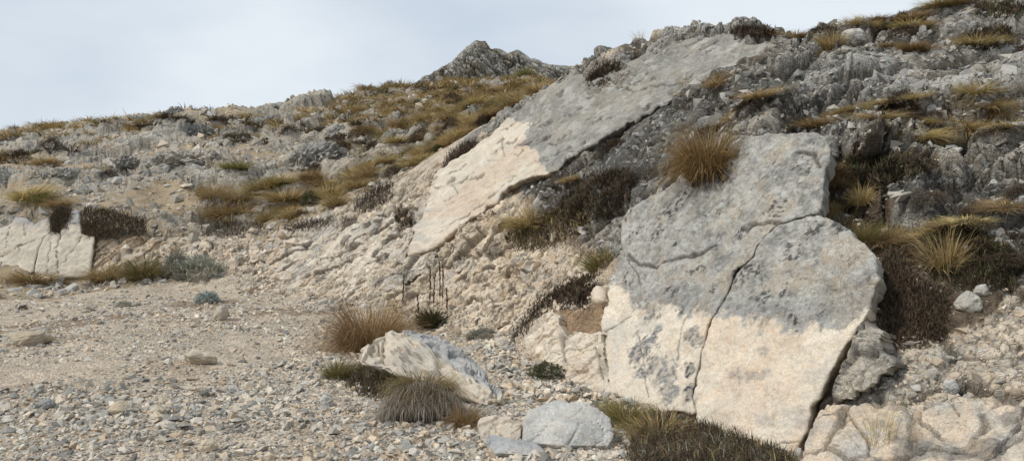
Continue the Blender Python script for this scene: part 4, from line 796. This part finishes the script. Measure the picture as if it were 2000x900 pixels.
G_BROWN = [(0.085, 0.055, 0.04), (0.11, 0.075, 0.05), (0.065, 0.045, 0.035), (0.14, 0.10, 0.065), (0.09, 0.085, 0.045)]
G_DKGREEN = [(0.07, 0.085, 0.035), (0.10, 0.115, 0.05), (0.12, 0.10, 0.05), (0.06, 0.06, 0.03)]
G_SILVER = [(0.30, 0.30, 0.25), (0.38, 0.38, 0.32), (0.20, 0.205, 0.15), (0.25, 0.24, 0.18)]
G_BLUE = [(0.34, 0.39, 0.36), (0.44, 0.48, 0.45), (0.27, 0.31, 0.28)]
def ribbons(root, az, tilt, L, width, droop, cols, side=None, segs=4):
    """curved tapering blades, one per row"""
    n = len(root); t = np.linspace(0, 1, segs + 1); hd = np.stack([np.cos(az), np.sin(az), 0 * az], 1); up = np.array([0, 0, 1.0])
    if side is None: side = np.stack([-np.sin(az), np.cos(az), 0 * az], 1)
    pts = []
    for q in t:
        a = tilt + droop * q * 1.2; pts.append((np.sin(a) * q * L)[:, None] * hd + (np.cos(a) * q * L)[:, None] * up + root)
    vs_ = []; 
    for k, q in enumerate(t[:-1]):
        w = (width * (1 - q ** 1.6 * 0.85) * 0.5)[:, None]; vs_ += [pts[k] - side * w, pts[k] + side * w]
    vs_.append(pts[-1]); nv = 2 * segs + 1; v = np.stack(vs_, 1).reshape(-1, 3); b = np.arange(n)[:, None] * nv; tri = []
    for k in range(segs - 1): tri += [b + np.array([2 * k, 2 * k + 1, 2 * k + 3]), b + np.array([2 * k, 2 * k + 3, 2 * k + 2])]
    tri.append(b + np.array([2 * segs - 2, 2 * segs - 1, 2 * segs])); return v, np.concatenate(tri), np.repeat(cols, nv, 0)
def tuft_arrays(r, R, H, n, pal, width, lean=0.75, droop=0.7, jit=0.35, segs=4, ecc=1.0, spread=0.62):
    ph = r.uniform(0, 2 * math.pi, n); rho = np.sqrt(r.uniform(0, 1, n)); root = np.stack([R * spread * rho * np.cos(ph), R * spread * rho * np.sin(ph) * ecc, np.full(n, -0.06 * H)], 1)
    az = ph + r.normal(0, 0.5, n); tilt = np.abs(lean * rho * r.uniform(0.5, 1.15, n) + r.normal(0, jit, n) * 0.5); L = H * r.uniform(0.55, 1.12, n) * (1.05 - 0.18 * rho); dr = droop * r.uniform(0.2, 1.3, n)
    pal = np.array(pal); c = pal[r.integers(0, len(pal), n)] * r.uniform(0.75, 1.2, (n, 1)); sa = r.uniform(0, math.pi, n); side = np.stack([np.cos(sa), np.sin(sa), 0 * sa], 1)
    v, t, c = ribbons(root, az, tilt, L, width * r.uniform(0.6, 1.2, n), dr, c, side, segs)
    k = r.normal(0, 0.16, 2); v[:, :2] += k * (v[:, 2:3] ** 2) / max(H, 1e-3); lump = 1 + 0.16 * fbm(np.stack([v[:, 0] * 3 / R, v[:, 1] * 3 / R, 0 * v[:, 0]], 1) * 0.5 + r.uniform(0, 40), 9, 2); v[:, 2] *= lump   # lopsided
    return v, t, c
def cushion_arrays(r, n, pal, L, width):
    d = r.normal(size=(n, 3)); d[:, 2] = np.abs(d[:, 2]); d /= np.linalg.norm(d, axis=1)[:, None]; rad = r.uniform(0.45, 1.0, n) ** 0.6
    lump = 1 + 0.22 * fbm(d * 2.3 + r.uniform(0, 50), 5, 3); root = d * (rad * lump)[:, None] * np.array([0.45, 0.45, 0.72]) - np.array([0, 0, 0.05])
    az = np.arctan2(d[:, 1], d[:, 0]) + r.normal(0, 0.9, n); tilt = np.arccos(np.clip(d[:, 2], 0, 1)) * 0.8 + r.normal(0, 0.5, n); pal = np.array(pal); c = pal[r.integers(0, len(pal), n)] * r.uniform(0.7, 1.25, (n, 1)); sa = r.uniform(0, math.pi, n)
    return ribbons(root, az, tilt, L * r.uniform(0.5, 1.2, n), width * r.uniform(0.6, 1.3, n), r.uniform(-0.4, 0.6, n), c, np.stack([np.cos(sa), np.sin(sa), 0 * sa], 1), 3)
TUFT = {}
def tuft_mesh(kind, k):
    """unit tuft: radius 0.5, height about 1"""
    if (kind, k) in TUFT: return TUFT[kind, k]
    r = np.random.default_rng(900 + k + 31 * ['rust', 'straw', 'green', 'olive', 'dead', 'sparse', 'brown', 'silver', 'blue', 'dkgreen', 'tawny'].index(kind))
    spec = dict(tawny=(G_TAWNY, 3000, 0.010, 0.6, 0.85), rust=(G_RUST, 2800, 0.011, 0.62, 0.8), straw=(G_STRAW, 620, 0.022, 0.8, 0.6), green=(G_GREEN, 800, 0.017, 0.8, 0.5), olive=(G_OLIVE, 700, 0.02, 0.85, 0.6), dead=(G_DEAD, 800, 0.014, 1.2, 1.2), sparse=(G_STRAW, 70, 0.016, 0.5, 0.4),
                brown=(G_BROWN, 420, 0.026, 1.3, 0.4), silver=(G_SILVER, 700, 0.026, 1.35, 0.3), blue=(G_BLUE, 360, 0.05, 1.2, 0.2), dkgreen=(G_DKGREEN, 420, 0.028, 1.2, 0.5))[kind]
    if kind in ('brown', 'silver', 'blue', 'dkgreen'):
        v, t, c = cushion_arrays(r, dict(brown=1300, silver=1900, blue=900, dkgreen=1300)[kind], spec[0], dict(brown=0.17, silver=0.13, blue=0.2, dkgreen=0.16)[kind], dict(brown=0.02, silver=0.02, blue=0.045, dkgreen=0.03)[kind])
    else: v, t, c = tuft_arrays(r, 0.5, 1.0, spec[1], spec[0], spec[2], spec[3], spec[4], 0.6 if kind in ('rust', 'tawny') else 0.4)
    TUFT[kind, k] = mesh_from('tuft', v, tris=t, cols=c, mats=(M_TWIG if kind in ('brown', 'dead') else M_GRASS,)); return TUFT[kind, k]
KN = dict(tawny='grass_tuft', rust='grass_tuft', straw='grass_tuft', green='grass_tuft', olive='grass_tuft', dead='dead_grass_clump', sparse='grass_tuft', brown='dwarf_shrub', silver='cushion_shrub', blue='cushion_shrub', dkgreen='dwarf_shrub')
KC = dict(grass_tuft='grass tuft', dead_grass_clump='grass clump', dwarf_shrub='shrub', cushion_shrub='shrub')
rt = np.random.default_rng(77)
def place_tuft(kind, q, wm, hm, label, group=None, align=0.4):
    o = link(KN[kind], tuft_mesh(kind, int(rt.integers(0, 4))), None, q); n = gnormal(q[0], q[1], 0.4) if align else Vector((0, 0, 1)); n = Vector((0, 0, 1)).lerp(n, align)
    o.rotation_mode = 'QUATERNION'; o.rotation_quaternion = Vector((0, 0, 1)).rotation_difference(n) @ Quaternion((0, 0, 1), rt.uniform(0, 6.28)); o.scale = (wm, wm * rt.uniform(0.8, 1.0), hm); return tag(o, label, KC[KN[kind]], group)
def px_tuft(kind, u, v, w, h, label, group=None, align=0.35):
    q, ok = hit(u, v); s_ = q[1] / F; q = q + np.array([0, min(0.35 * w * s_, 0.5), 0]); q[2] = gz1(q[0], q[1]); return place_tuft(kind, q, w * s_ * 0.95, h * s_ * 1.1, label, group, align)
# -- singled-out tufts: kind, foot pixel, width, height, label
for a in [('tawny', 712, 694, 140, 142, 'large tawny coloured grass tuft behind the left end of the long boulder'), ('sparse', 742, 648, 90, 90, 'thin straw coloured stems rising behind the large tawny tuft'),
          ('green', 265, 553, 95, 56, 'big green and straw tuft at the foot of the white scarp'), ('olive', 195, 556, 75, 42, 'shorter tuft joined to the left of the big green one'), ('olive', 45, 557, 85, 30, 'low brownish tuft in front of the white scarp at the left edge'),
          ('green', 655, 742, 60, 55, 'green tuft left of the brown hollow under the long boulder'), ('olive', 905, 838, 75, 58, 'straw tuft at the right foot of the dead grass clump'), ('green', 1180, 522, 80, 62, 'olive tuft against the left edge of the big slab'),
          ('olive', 1660, 455, 80, 80, 'olive and straw tuft in the notch right of the slab top'), ('rust', 1630, 392, 58, 42, 'small orange tuft beside the right shoulder of the slab'), ('straw', 1858, 535, 85, 85, 'upright straw tuft amid brown shrubs right of the slab'), ('sparse', 1870, 560, 100, 110, 'sparse tall dry stems around the upright straw tuft'),
          ('green', 1715, 320, 60, 26, 'low green tuft on the brown mat right of the slab top'), ('straw', 40, 412, 80, 36, 'golden tuft above the white scarp at the left edge'), ('green', 75, 408, 50, 30, 'green tuft just right of the golden one above the white scarp'), ('straw', 105, 412, 50, 22, 'pale straw tuft at the head of the white scarp'),
          ('olive', 432, 432, 100, 46, 'olive tuft with hanging dead leaves on the lip of the bank'), ('straw', 408, 402, 56, 42, 'golden tuft at the left of the row on the bank'), ('green', 540, 366, 76, 32, 'bright green and gold tuft at the back of the row'), ('olive', 512, 388, 76, 34, 'olive tuft in the middle of the row'), ('straw', 548, 412, 92, 32, 'wide golden tuft at the front of the row'),
          ('green', 452, 332, 66, 24, 'green tuft on the hill above the row of tufts'), ('dkgreen', 605, 405, 56, 34, 'dark green cushion at the right end of the row'), ('straw', 640, 390, 60, 40, 'tall straw tuft right of the dark green cushion'), ('olive', 460, 410, 70, 30, 'brownish tuft between the golden ones'), ('rust', 603, 366, 42, 30, 'orange tuft behind the dark green cushion'),
          ('straw', 1632, 80, 52, 42, 'golden tuft left of the round boulder on the right skyline'), ('olive', 1668, 60, 44, 26, 'dark tuft behind the round boulder on the right skyline'), ('sparse', 1252, 78, 36, 28, 'wispy grass tuft on the skyline left of the rock dome'), ('sparse', 1535, 52, 60, 24, 'wispy grass tuft on top of the rock dome'), ('olive', 1515, 52, 40, 12, 'low tuft on the crest of the rock dome'),
          ('rust', 1965, 215, 46, 22, 'orange tuft near the right edge high on the slope'), ('straw', 1825, 262, 30, 18, 'small golden tuft on the grey rubble at the right'), ('olive', 1930, 100, 90, 30, 'olive tuft on the upper right slope'), ('straw', 1790, 50, 70, 22, 'golden grass on the right skyline slope'),
          ('green', 1230, 838, 90, 66, 'green tuft at the foot of the big slab'), ('olive', 1290, 868, 110, 72, 'reddish olive tuft right of the green one at the slab foot'), ('green', 1190, 815, 50, 40, 'small green tuft behind the rounded grey boulder'), ('straw', 700, 352, 80, 40, 'straw tuft on the hill beside the rubble slope'), ('straw', 1660, 905, 60, 60, 'thin dry stalks on the ledge at the bottom right'),
          ('sparse', 1740, 905, 90, 120, 'sparse dry stalks in front of the pale ledge'), ('olive', 1030, 462, 90, 44, 'olive tuft hanging over the tan rubble'), ('sparse', 1340, 170, 30, 40, 'thin dry stems on the dark rubble'), ('dkgreen', 1075, 742, 110, 26, 'dark green trailing plant in the gully'), ('green', 1705, 478, 66, 50, 'green and straw tuft below the notch on the right of the slab'), ('olive', 1745, 470, 60, 50, 'olive tuft between the slab edge and the upright straw tuft'), ('straw', 1690, 420, 50, 50, 'thin golden tuft above the olive tuft beside the slab'), ('olive', 1620, 440, 40, 40, 'small olive tuft touching the top of the lower block'), ('straw', 1700, 52, 60, 26, 'golden tuft just right of the round skyline boulder'), ('olive', 1850, 30, 70, 26, 'olive tuft low on the right skyline'), ('rust', 1790, 100, 50, 24, 'orange brown tuft on the upper right rocks'), ('olive', 1880, 18, 60, 24, 'tuft on the skyline at the top right')]:
    px_tuft(*a)
# tuft hanging over the slab's left shoulder
q = on_plane(np.array([1382.0]), np.array([345.0]), PL_SLAB, 0.0)[0]
place_tuft('rust', q + np.array([0, 0.08, 0.0]), 0.62, 0.78, 'large rust coloured grass tuft on the left shoulder of the big slab', None, 0.0)
place_tuft('brown', q + np.array([0.06, -0.03, -0.1]), 0.62, 0.36, 'dark dead grass skirt below the rust tuft on the slab', None, 0.0)
# cushion shrubs
px_tuft('silver', 372, 552, 125, 54, 'silvery grey cushion shrub beside the big green tuft'); px_tuft('silver', 335, 545, 70, 46, 'darker silvery shrub between the green tuft and the pale cushion')
px_tuft('blue', 398, 594, 62, 28, 'small blue-grey cushion plant at the edge of the gravel'); px_tuft('silver', 940, 662, 70, 18, 'low silvery plant in the gully behind the long boulder'); px_tuft('silver', 235, 600, 40, 14, 'tiny grey plant on the dusty flat'); px_tuft('brown', 40, 606, 22, 12, 'tiny dark plant at the left of the dusty flat')
px_tuft('silver', 1650, 470, 60, 40, 'grey-green plant at the right shoulder of the slab')
# twiggy mats that follow the ground
def twig_mat(name, poly, n, pal, h, label, cat='shrub', seed=1, width=0.008, dome=0.0, lie=1.2, on=None, alpha=None):
    r = np.random.default_rng(seed); poly = np.array(poly, float); lo, hi = poly.min(0), poly.max(0); cu, cv = poly.mean(0); pts = []
    u = r.uniform(lo[0], hi[0], n * 3); v = r.uniform(lo[1], hi[1], n * 3); k = inpoly(u + 6 * r.normal(size=n * 3), v + 4 * r.normal(size=n * 3), poly); u, v = u[k][:n], v[k][:n]
    if on is None: root = np.array([hit(a, b)[0] for a, b in zip(u, v)])
    else: root = on_plane(u, v, on, 0.1)
    med = np.median(root[:, 1]); root = root[np.abs(root[:, 1] - med) < 0.28 * med]; m = len(root); sc_ = med / 9.0
    dd, _, _ = polydist(*px_of(root), poly, True); root[:, 2] += dome * np.clip(dd / 25, 0, 1) * r.uniform(0.0, 1, m) - 0.02
    az = r.uniform(0, 2 * math.pi, m); tilt = r.uniform(0.1, 1.5, m); pal = np.array(pal); c = pal[r.integers(0, len(pal), m)] * r.uniform(0.7, 1.25, (m, 1)); sa = r.uniform(0, math.pi, m)
    V_, T_, C_ = ribbons(root, az, tilt, h * r.uniform(0.4, 1.1, m), np.full(m, width * min(max(sc_, 0.6), 1.25)), r.uniform(-0.5, 0.8, m), c, np.stack([np.cos(sa), np.sin(sa), 0 * sa], 1), 2)
    loc = np.array([root[:, 0].mean(), root[:, 1].mean(), root[:, 2].min()]); me = mesh_from(name, V_ - loc, tris=T_, cols=C_, mats=(M_TWIG,)); return tag(link(name, me, None, loc), label, cat)
def ell(u, v, a, b, rot=0.0): t = np.linspace(0, 2 * math.pi, 16)[:-1]; c, s = math.cos(math.radians(rot)), math.sin(math.radians(rot)); return [(u + a * math.cos(q) * c - b * math.sin(q) * s, v + a * math.cos(q) * s + b * math.sin(q) * c) for q in t]
MB = G_BROWN + G_DKGREEN[:2]
for k, (poly, n, pal, h, dome, label) in enumerate([
    ([(1035, 610), (1060, 575), (1130, 540), (1170, 530), (1160, 560), (1140, 600), (1090, 600), (1060, 605), (1010, 660), (985, 672)], 2600, G_BROWN, 0.16, 0.1, 'dark brown shrub in the hollow left of the big slab'),
    (ell(1075, 448, 85, 34, -22), 2000, G_BROWN + G_OLIVE[:2], 0.2, 0.12, 'dark shrub over the tan rubble below the grey rocks'), (ell(1165, 385, 85, 42, -28), 2400, G_BROWN, 0.2, 0.12, 'brown twiggy shrub on the rubble above the slab left edge'),
    ([(1700, 480), (1760, 450), (1790, 480), (1790, 540), (1860, 570), (1850, 660), (1740, 690), (1710, 640), (1715, 560)], 4200, G_BROWN, 0.12, 0.05, 'large dark brown shrub patch right of the slab'), ([(1780, 450), (1900, 440), (2000, 500), (1990, 560), (1880, 570), (1800, 520)], 3800, MB, 0.13, 0.06, 'brown shrub patch around the upright straw tuft'),
    ([(1620, 320), (1700, 295), (1820, 310), (1800, 340), (1700, 370), (1620, 370)], 3200, MB, 0.13, 0.05, 'brown and green mat of shrubs behind the slab top'), ([(158, 412), (200, 405), (240, 420), (290, 430), (285, 455), (230, 460), (190, 470), (160, 455)], 1600, G_BROWN, 0.35, 0.25, 'dark cushion overhanging the right end of the white scarp'),
    ([(98, 424), (112, 406), (134, 404), (140, 426), (124, 448), (106, 462), (96, 456)], 900, G_BROWN, 0.3, 0.12, 'dark root mat filling the gap in the white scarp'), (ell(730, 385, 45, 20, -35), 800, G_BROWN, 0.3, 0.1, 'brown shrub at the left edge of the smooth rock face'), (ell(790, 432, 18, 24, -20), 500, G_BROWN, 0.25, 0.1, 'small dark shrub near the foot of the smooth rock face'),
    (ell(683, 443, 16, 18, -30), 400, G_DEAD, 0.25, 0.08, 'grey brown plant on the fractured cream rock'), (ell(900, 305, 42, 14, -38), 900, G_BROWN, 0.3, 0.1, 'dark shrub along the upper edge of the smooth rock face'), (ell(1180, 145, 40, 16, -30), 900, G_BROWN, 0.25, 0.08, 'dark mat below the skyline at the top of the rock face'),
    (ell(1470, 62, 45, 10, 5), 700, G_BROWN, 0.2, 0.05, 'dark moss on top of the rock dome'), (ell(1755, 215, 40, 16, -10), 700, G_BROWN, 0.18, 0.05, 'dark mat on the grey slope at the upper right'), (ell(1930, 75, 50, 22, -10), 900, MB, 0.2, 0.1, 'dark shrub on the upper right slope'), (ell(1950, 20, 50, 14, 0), 700, MB, 0.25, 0.1, 'dark shrubs at the top right corner'),
    (ell(1745, 35, 24, 14, 0), 400, G_BROWN, 0.2, 0.1, 'dark shrub on the right skyline'), (ell(460, 448, 70, 16, 0), 900, G_DEAD + G_BROWN, 0.35, 0.05, 'dead hanging grass under the lip of the bank'), (ell(600, 440, 60, 8, -10), 600, G_BROWN, 0.25, 0.03, 'dark turf edge under the golden tufts'),
    ([(1260, 800), (1330, 815), (1420, 845), (1530, 885), (1560, 905), (1560, 960), (1250, 960), (1220, 880)], 4600, G_BROWN * 2 + G_DKGREEN[2:] + G_OLIVE[:1] + G_SILVER[:1], 0.17, 0.14, 'brown flowering heath along the foot of the big slab'), ([(940, 880), (1060, 870), (1200, 880), (1250, 940), (930, 940)], 1500, MB + [(0.25, 0.1, 0.06)], 0.07, 0.0, 'reddish low plants at the bottom centre'),
    ([(985, 765), (1050, 752), (1150, 760), (1200, 790), (1190, 800), (1050, 778), (1000, 782)], 1400, G_DKGREEN + G_BROWN[:2], 0.1, 0.03, 'dark green creeping plants behind the rounded grey boulder'),
    ([(695, 715), (760, 705), (790, 740), (770, 790), (700, 770), (660, 740)], 1600, G_BROWN, 0.2, 0.08, 'dark brown shrub in the hollow under the long boulder'), (ell(1000, 690, 40, 26, 35), 500, G_BROWN, 0.08, 0.0, 'brown litter in the gully by the white pointed stone'), ([(1030, 690), (1060, 712), (1130, 742), (1200, 775), (1190, 785), (1120, 755), (1040, 722)], 700, G_BROWN, 0.09, 0.02, 'thin brown line of litter along the foot of the low block'),
    (ell(1340, 320, 50, 12, -20), 500, G_BROWN, 0.15, 0.03, 'brown mat behind the rust tuft on the slab'), (ell(1560, 428, 40, 8, -8), 0, G_BROWN, 0.1, 0, '')]):
    if n: twig_mat('dwarf_shrub', poly, int(n * 2.2), pal, h * 0.6, label, 'shrub', 600 + k, 0.013, dome if 'white scarp' not in label else 0.1, on=PL_LEFT if 'white scarp' in label else None)
# dead grass clump in front of the long boulder: thatch draping down, live blades on top
def dead_clump():
    r = np.random.default_rng(81); base = hit(825, 822)[0]; root = tag(bpy.data.objects.new('dead_grass_clump', None), 'grey dead grass thatch with a green top in front of the long boulder', 'grass clump'); COL.objects.link(root); root.location = base
    n = 2600; u = r.uniform(-1, 1, n); top = 0.30 * np.sqrt(np.maximum(0, 1 - u ** 2)) * r.uniform(0.3, 1.0, n) + 0.03; x = u * 0.33; y = -0.16 * np.sqrt(np.maximum(0, 1 - u ** 2)) * (1.2 - top / 0.34) + r.uniform(0.0, 0.18, n)
    rt_ = np.stack([x, y, top], 1); az = np.arctan2(-1 + 0 * x, u * 0.7 + r.normal(0, 0.7, n)); pal = np.array(G_DEAD); c = pal[r.integers(0, 4, n)] * r.uniform(0.8, 1.25, (n, 1)); sa = r.uniform(-0.4, 0.4, n)
    v, t, cc = ribbons(rt_, az, np.full(n, 1.2) + r.normal(0, 0.55, n), 0.17 * r.uniform(0.3, 1.3, n), np.full(n, 0.004), r.uniform(0.4, 1.6, n), c, np.stack([np.cos(sa), np.sin(sa), 0 * sa], 1))
    v[:, 2] = np.maximum(v[:, 2], -0.02); link('thatch', mesh_from('thatch', v, tris=t, cols=cc, mats=(M_TWIG,)), root)
    # soil core under the thatch
    hp = []
    for a in np.linspace(0, 2 * math.pi, 14)[:-1]:
        for e, s_ in ((0.0, 1.0), (0.16, 0.9), (0.26, 0.55)): hp.append((0.3 * s_ * math.cos(a), 0.12 + 0.17 * s_ * math.sin(a), e))
    hv, hf = hull_arrays(np.array(hp)); link('soil_core', mesh_from('soil_core', hv, tris=hf, cols=np.tile(np.array([[0.1, 0.075, 0.055, 0]]), (len(hv), 1)), mats=(M_STONE,)), root)
    v, t, cc = tuft_arrays(r, 0.36, 0.28, 1800, G_GREEN + G_OLIVE, 0.0045, 1.0, 0.9, 0.4, 4, 0.6); v += np.array([0.0, 0.1, 0.24]); link('blades', mesh_from('blades', v, tris=t, cols=cc, mats=(M_GRASS,)), root)
dead_clump()
# tall dead flower spikes over a leafy green base
def spikes():
    q, _ = hit(845, 636); root = tag(bpy.data.objects.new('spiky_plant', None), 'green leafy plant with tall dark dead flower spikes at the foot of the tan rubble', 'plant'); COL.objects.link(root); root.location = q; r = np.random.default_rng(83); s_ = q[1] / F
    v, t, c = tuft_arrays(r, 0.32, 0.42, 320, [(0.06, 0.085, 0.03), (0.09, 0.11, 0.045), (0.05, 0.06, 0.025), (0.12, 0.07, 0.04)], 0.035, 0.8, 0.6, 0.4); link('leaves', mesh_from('leaves', v, tris=t, cols=c, mats=(M_GRASS,)), root)
    for dx, hpx in ((-58, 100), (-7, 112), (4, 95), (12, 122), (18, 118), (-30, 60), (26, 70)):
        n = 120; zz = np.linspace(0, hpx * s_, n); rr = np.where(zz > 0.45 * hpx * s_, 0.014, 0.005) * r.uniform(0.6, 1.3, n); x = dx * s_ + 0.02 * np.sin(zz * 3 + dx); rt_ = np.stack([x, 0 * x, zz], 1); az = r.uniform(0, 6.28, n)
        v, t, c = ribbons(rt_, az, r.uniform(0.2, 0.9, n), rr * 2.2 + 0.02, rr * 1.4, 0 * zz, np.tile([[0.10, 0.055, 0.035]], (n, 1)) * r.uniform(0.7, 1.3, (n, 1)), None, 2); link('flower_spike', mesh_from('flower_spike', v, tris=t, cols=c, mats=(M_TWIG,)), root)
spikes()
# -- scattered hill tufts: some 290 singled out as objects, the rest one mass
GRASSY = [[(560, 200), (700, 175), (900, 160), (1110, 135), (1080, 175), (960, 240), (930, 280), (860, 320), (760, 330), (830, 290), (930, 250), (800, 250), (640, 240)], [(380, 390), (470, 330), (560, 340), (700, 330), (780, 310), (900, 270), (840, 310), (740, 350), (640, 400), (560, 430), (400, 440)], [(0, 250), (200, 230), (320, 225), (260, 260), (0, 275)]]
H_MARKS = [(950, 150, 'just below the far crag'), (612, 300, 'by the broad grey outcrop'), (345, 305, 'by the wide layered outcrop'), (372, 250, 'by the pale outcrop with a hollow'), (335, 218, 'by the small rock on the left skyline'), (100, 250, 'on the left skyline'), (230, 312, 'by the low grey outcrop'), (770, 262, 'by the outcrop in golden grass'), (170, 385, 'by the ledge above the white scarp'), (415, 395, 'by the pale rocks behind the row'), (90, 340, 'by the outcrop near the left edge'), (860, 278, 'by the smooth rock slope'), (540, 390, 'in the row on the bank'), (520, 225, 'by the outcrop high on the hill'), (700, 200, 'on the golden slope under the skyline'), (1040, 160, 'between crag and smooth rock slope'), (700, 340, 'beside the rubble slope'), (20, 410, 'above the white scarp')]
def hill_grass():
    r = np.random.default_rng(91); N = 9000; u = r.uniform(-20, 1130, N); v = r.uniform(135, 440, N); th = np.radians(r.uniform(-36, 7, N)); rr = np.exp(r.uniform(math.log(20.8), math.log(58), N)); x = rr * np.sin(th); y = rr * np.cos(th); z = gz(x, y); p = np.stack([x, y, z], 1); pu, pv = px_of(p)
    dn = fbm(p * 0.18, 700, 3) + 0.4 * fbm(p * 0.6, 701, 2); g = np.zeros(N, bool)
    for q in GRASSY: g |= inpoly(pu, pv, q)
    g2 = inpoly(pu, pv, GRASSY[1]) & (pu < 720)
    k = (r.uniform(0, 1, N) < np.where(g, (0.62 + 0.6 * dn) * np.where(g2, 0.25, 0.85), np.clip(0.12 + 0.42 * dn, 0, 0.6))) & (pv < 440) & (pu < 1120) & ~inpoly(pu, pv, Z_FACE) & ~inpoly(pu, pv, Z_TAN); p = p[k]; g = g[k]; n = len(p); rr = np.hypot(p[:, 0], p[:, 1])
    w = (0.3 + 0.011 * rr) * r.uniform(0.55, 1.35, n); h = w * r.uniform(0.42, 0.72, n); app = w / rr * (1 + 0.3 * r.uniform(size=n)); app[np.abs(p[:, 0] / p[:, 1]) > 0.64] = 0; big = np.argsort(-app)[:240]; rest = np.ones(n, bool); rest[big] = False
    kind = r.choice(['straw', 'olive', 'rust', 'brown', 'green', 'dkgreen'], n, p=[0.42, 0.24, 0.08, 0.12, 0.10, 0.04]); kind[(~g) & (r.uniform(size=n) < 0.4)] = 'brown'
    nm = dict(straw='golden dry', olive='olive brown', rust='orange brown', brown='dark brown', green='greenish', dkgreen='dark green')
    for i in big:
        kd = str(kind[i]); o = place_tuft(kd, p[i], w[i], h[i], 'x', '%s plants scattered over the far hillside' % nm[kd]); uk, vk = px_of(p[i:i + 1]); later(o, '%s %s %s' % (nm[kd], 'low shrub' if kd in ('brown', 'dkgreen') else 'grass tuft', nearest_mark(uk[0], vk[0], H_MARKS)), uk[0])
    vs_, ts_, cs_ = [], [], []; b = 0; PALS = dict(straw=G_STRAW, olive=G_OLIVE, rust=G_RUST, brown=G_BROWN, green=G_GREEN, dkgreen=G_DKGREEN)
    for i in np.nonzero(rest)[0]:
        v_, t_, c_ = tuft_arrays(r, 0.5, 1.0, 55, PALS[str(kind[i])], 0.065, 0.85, 0.8, 0.5, 2); v_ = v_ * np.array([w[i], w[i], h[i]]) + p[i]; vs_.append(v_); ts_.append(t_ + b); cs_.append(c_); b += len(v_)
    print('hill tufts', n, 'tri', sum(len(q) for q in ts_)); tag(link('hill_grass', mesh_from('hill_grass', np.concatenate(vs_), tris=np.concatenate(ts_), cols=np.concatenate(cs_), mats=(M_GRASS,))), 'dry grass growing all over the far hillside', None, None, 'stuff')
hill_grass()
R_MARKS = [(1500, 60, 'near the top of the rock dome'), (1672, 90, 'near the round skyline boulder'), (1380, 240, 'above the rust tuft'), (1540, 220, 'above the slab top'), (1720, 250, 'behind the slab top'), (1950, 120, 'high at the right edge'), (1950, 320, 'at the right edge'), (1820, 400, 'right of the slab shoulder'), (1180, 320, 'below the smooth rock slope'), (1800, 150, 'on the upper right slope')]
def slope_plants():
    r = np.random.default_rng(95); N = 700; x, y = polar_pts(r, N, 3, 34, 5.5, 17, 2.0); p = np.stack([x, y, gz(x, y)], 1); pu, pv = px_of(p); dn = fbm(p * 0.5, 710, 3)
    k = inpoly(pu, pv, Z_GREY) & ~inpoly(pu, pv, Z_FACE) & (r.uniform(0, 1, N) < 0.2 + 0.6 * dn) & ~inpoly(pu, pv, UL) & ~inpoly(pu, pv, LRP); p = p[k][:170]
    for q in p:
        kd = str(r.choice(['brown', 'olive', 'straw', 'brown'])); w = r.uniform(0.22, 0.62); w = min(w, 0.05 * q[1]); o = place_tuft(kd, q, w, w * r.uniform(0.25, 0.45), 'x', '%s plants in pockets of the rubble slope' % kd); uk, vk = px_of(q[None]); later(o, dict(brown='small dark shrub in rubble', olive='small olive tuft in rubble', straw='small straw tuft in rubble')[kd] + ' ' + nearest_mark(uk[0], vk[0], R_MARKS), uk[0])
slope_plants()
settle_labels()
print('done', round(time.time() - T0, 1), 'objects', len(bpy.data.objects), 'tris', sum(len(m.loops) - 2 * len(m.polygons) for m in bpy.data.meshes))
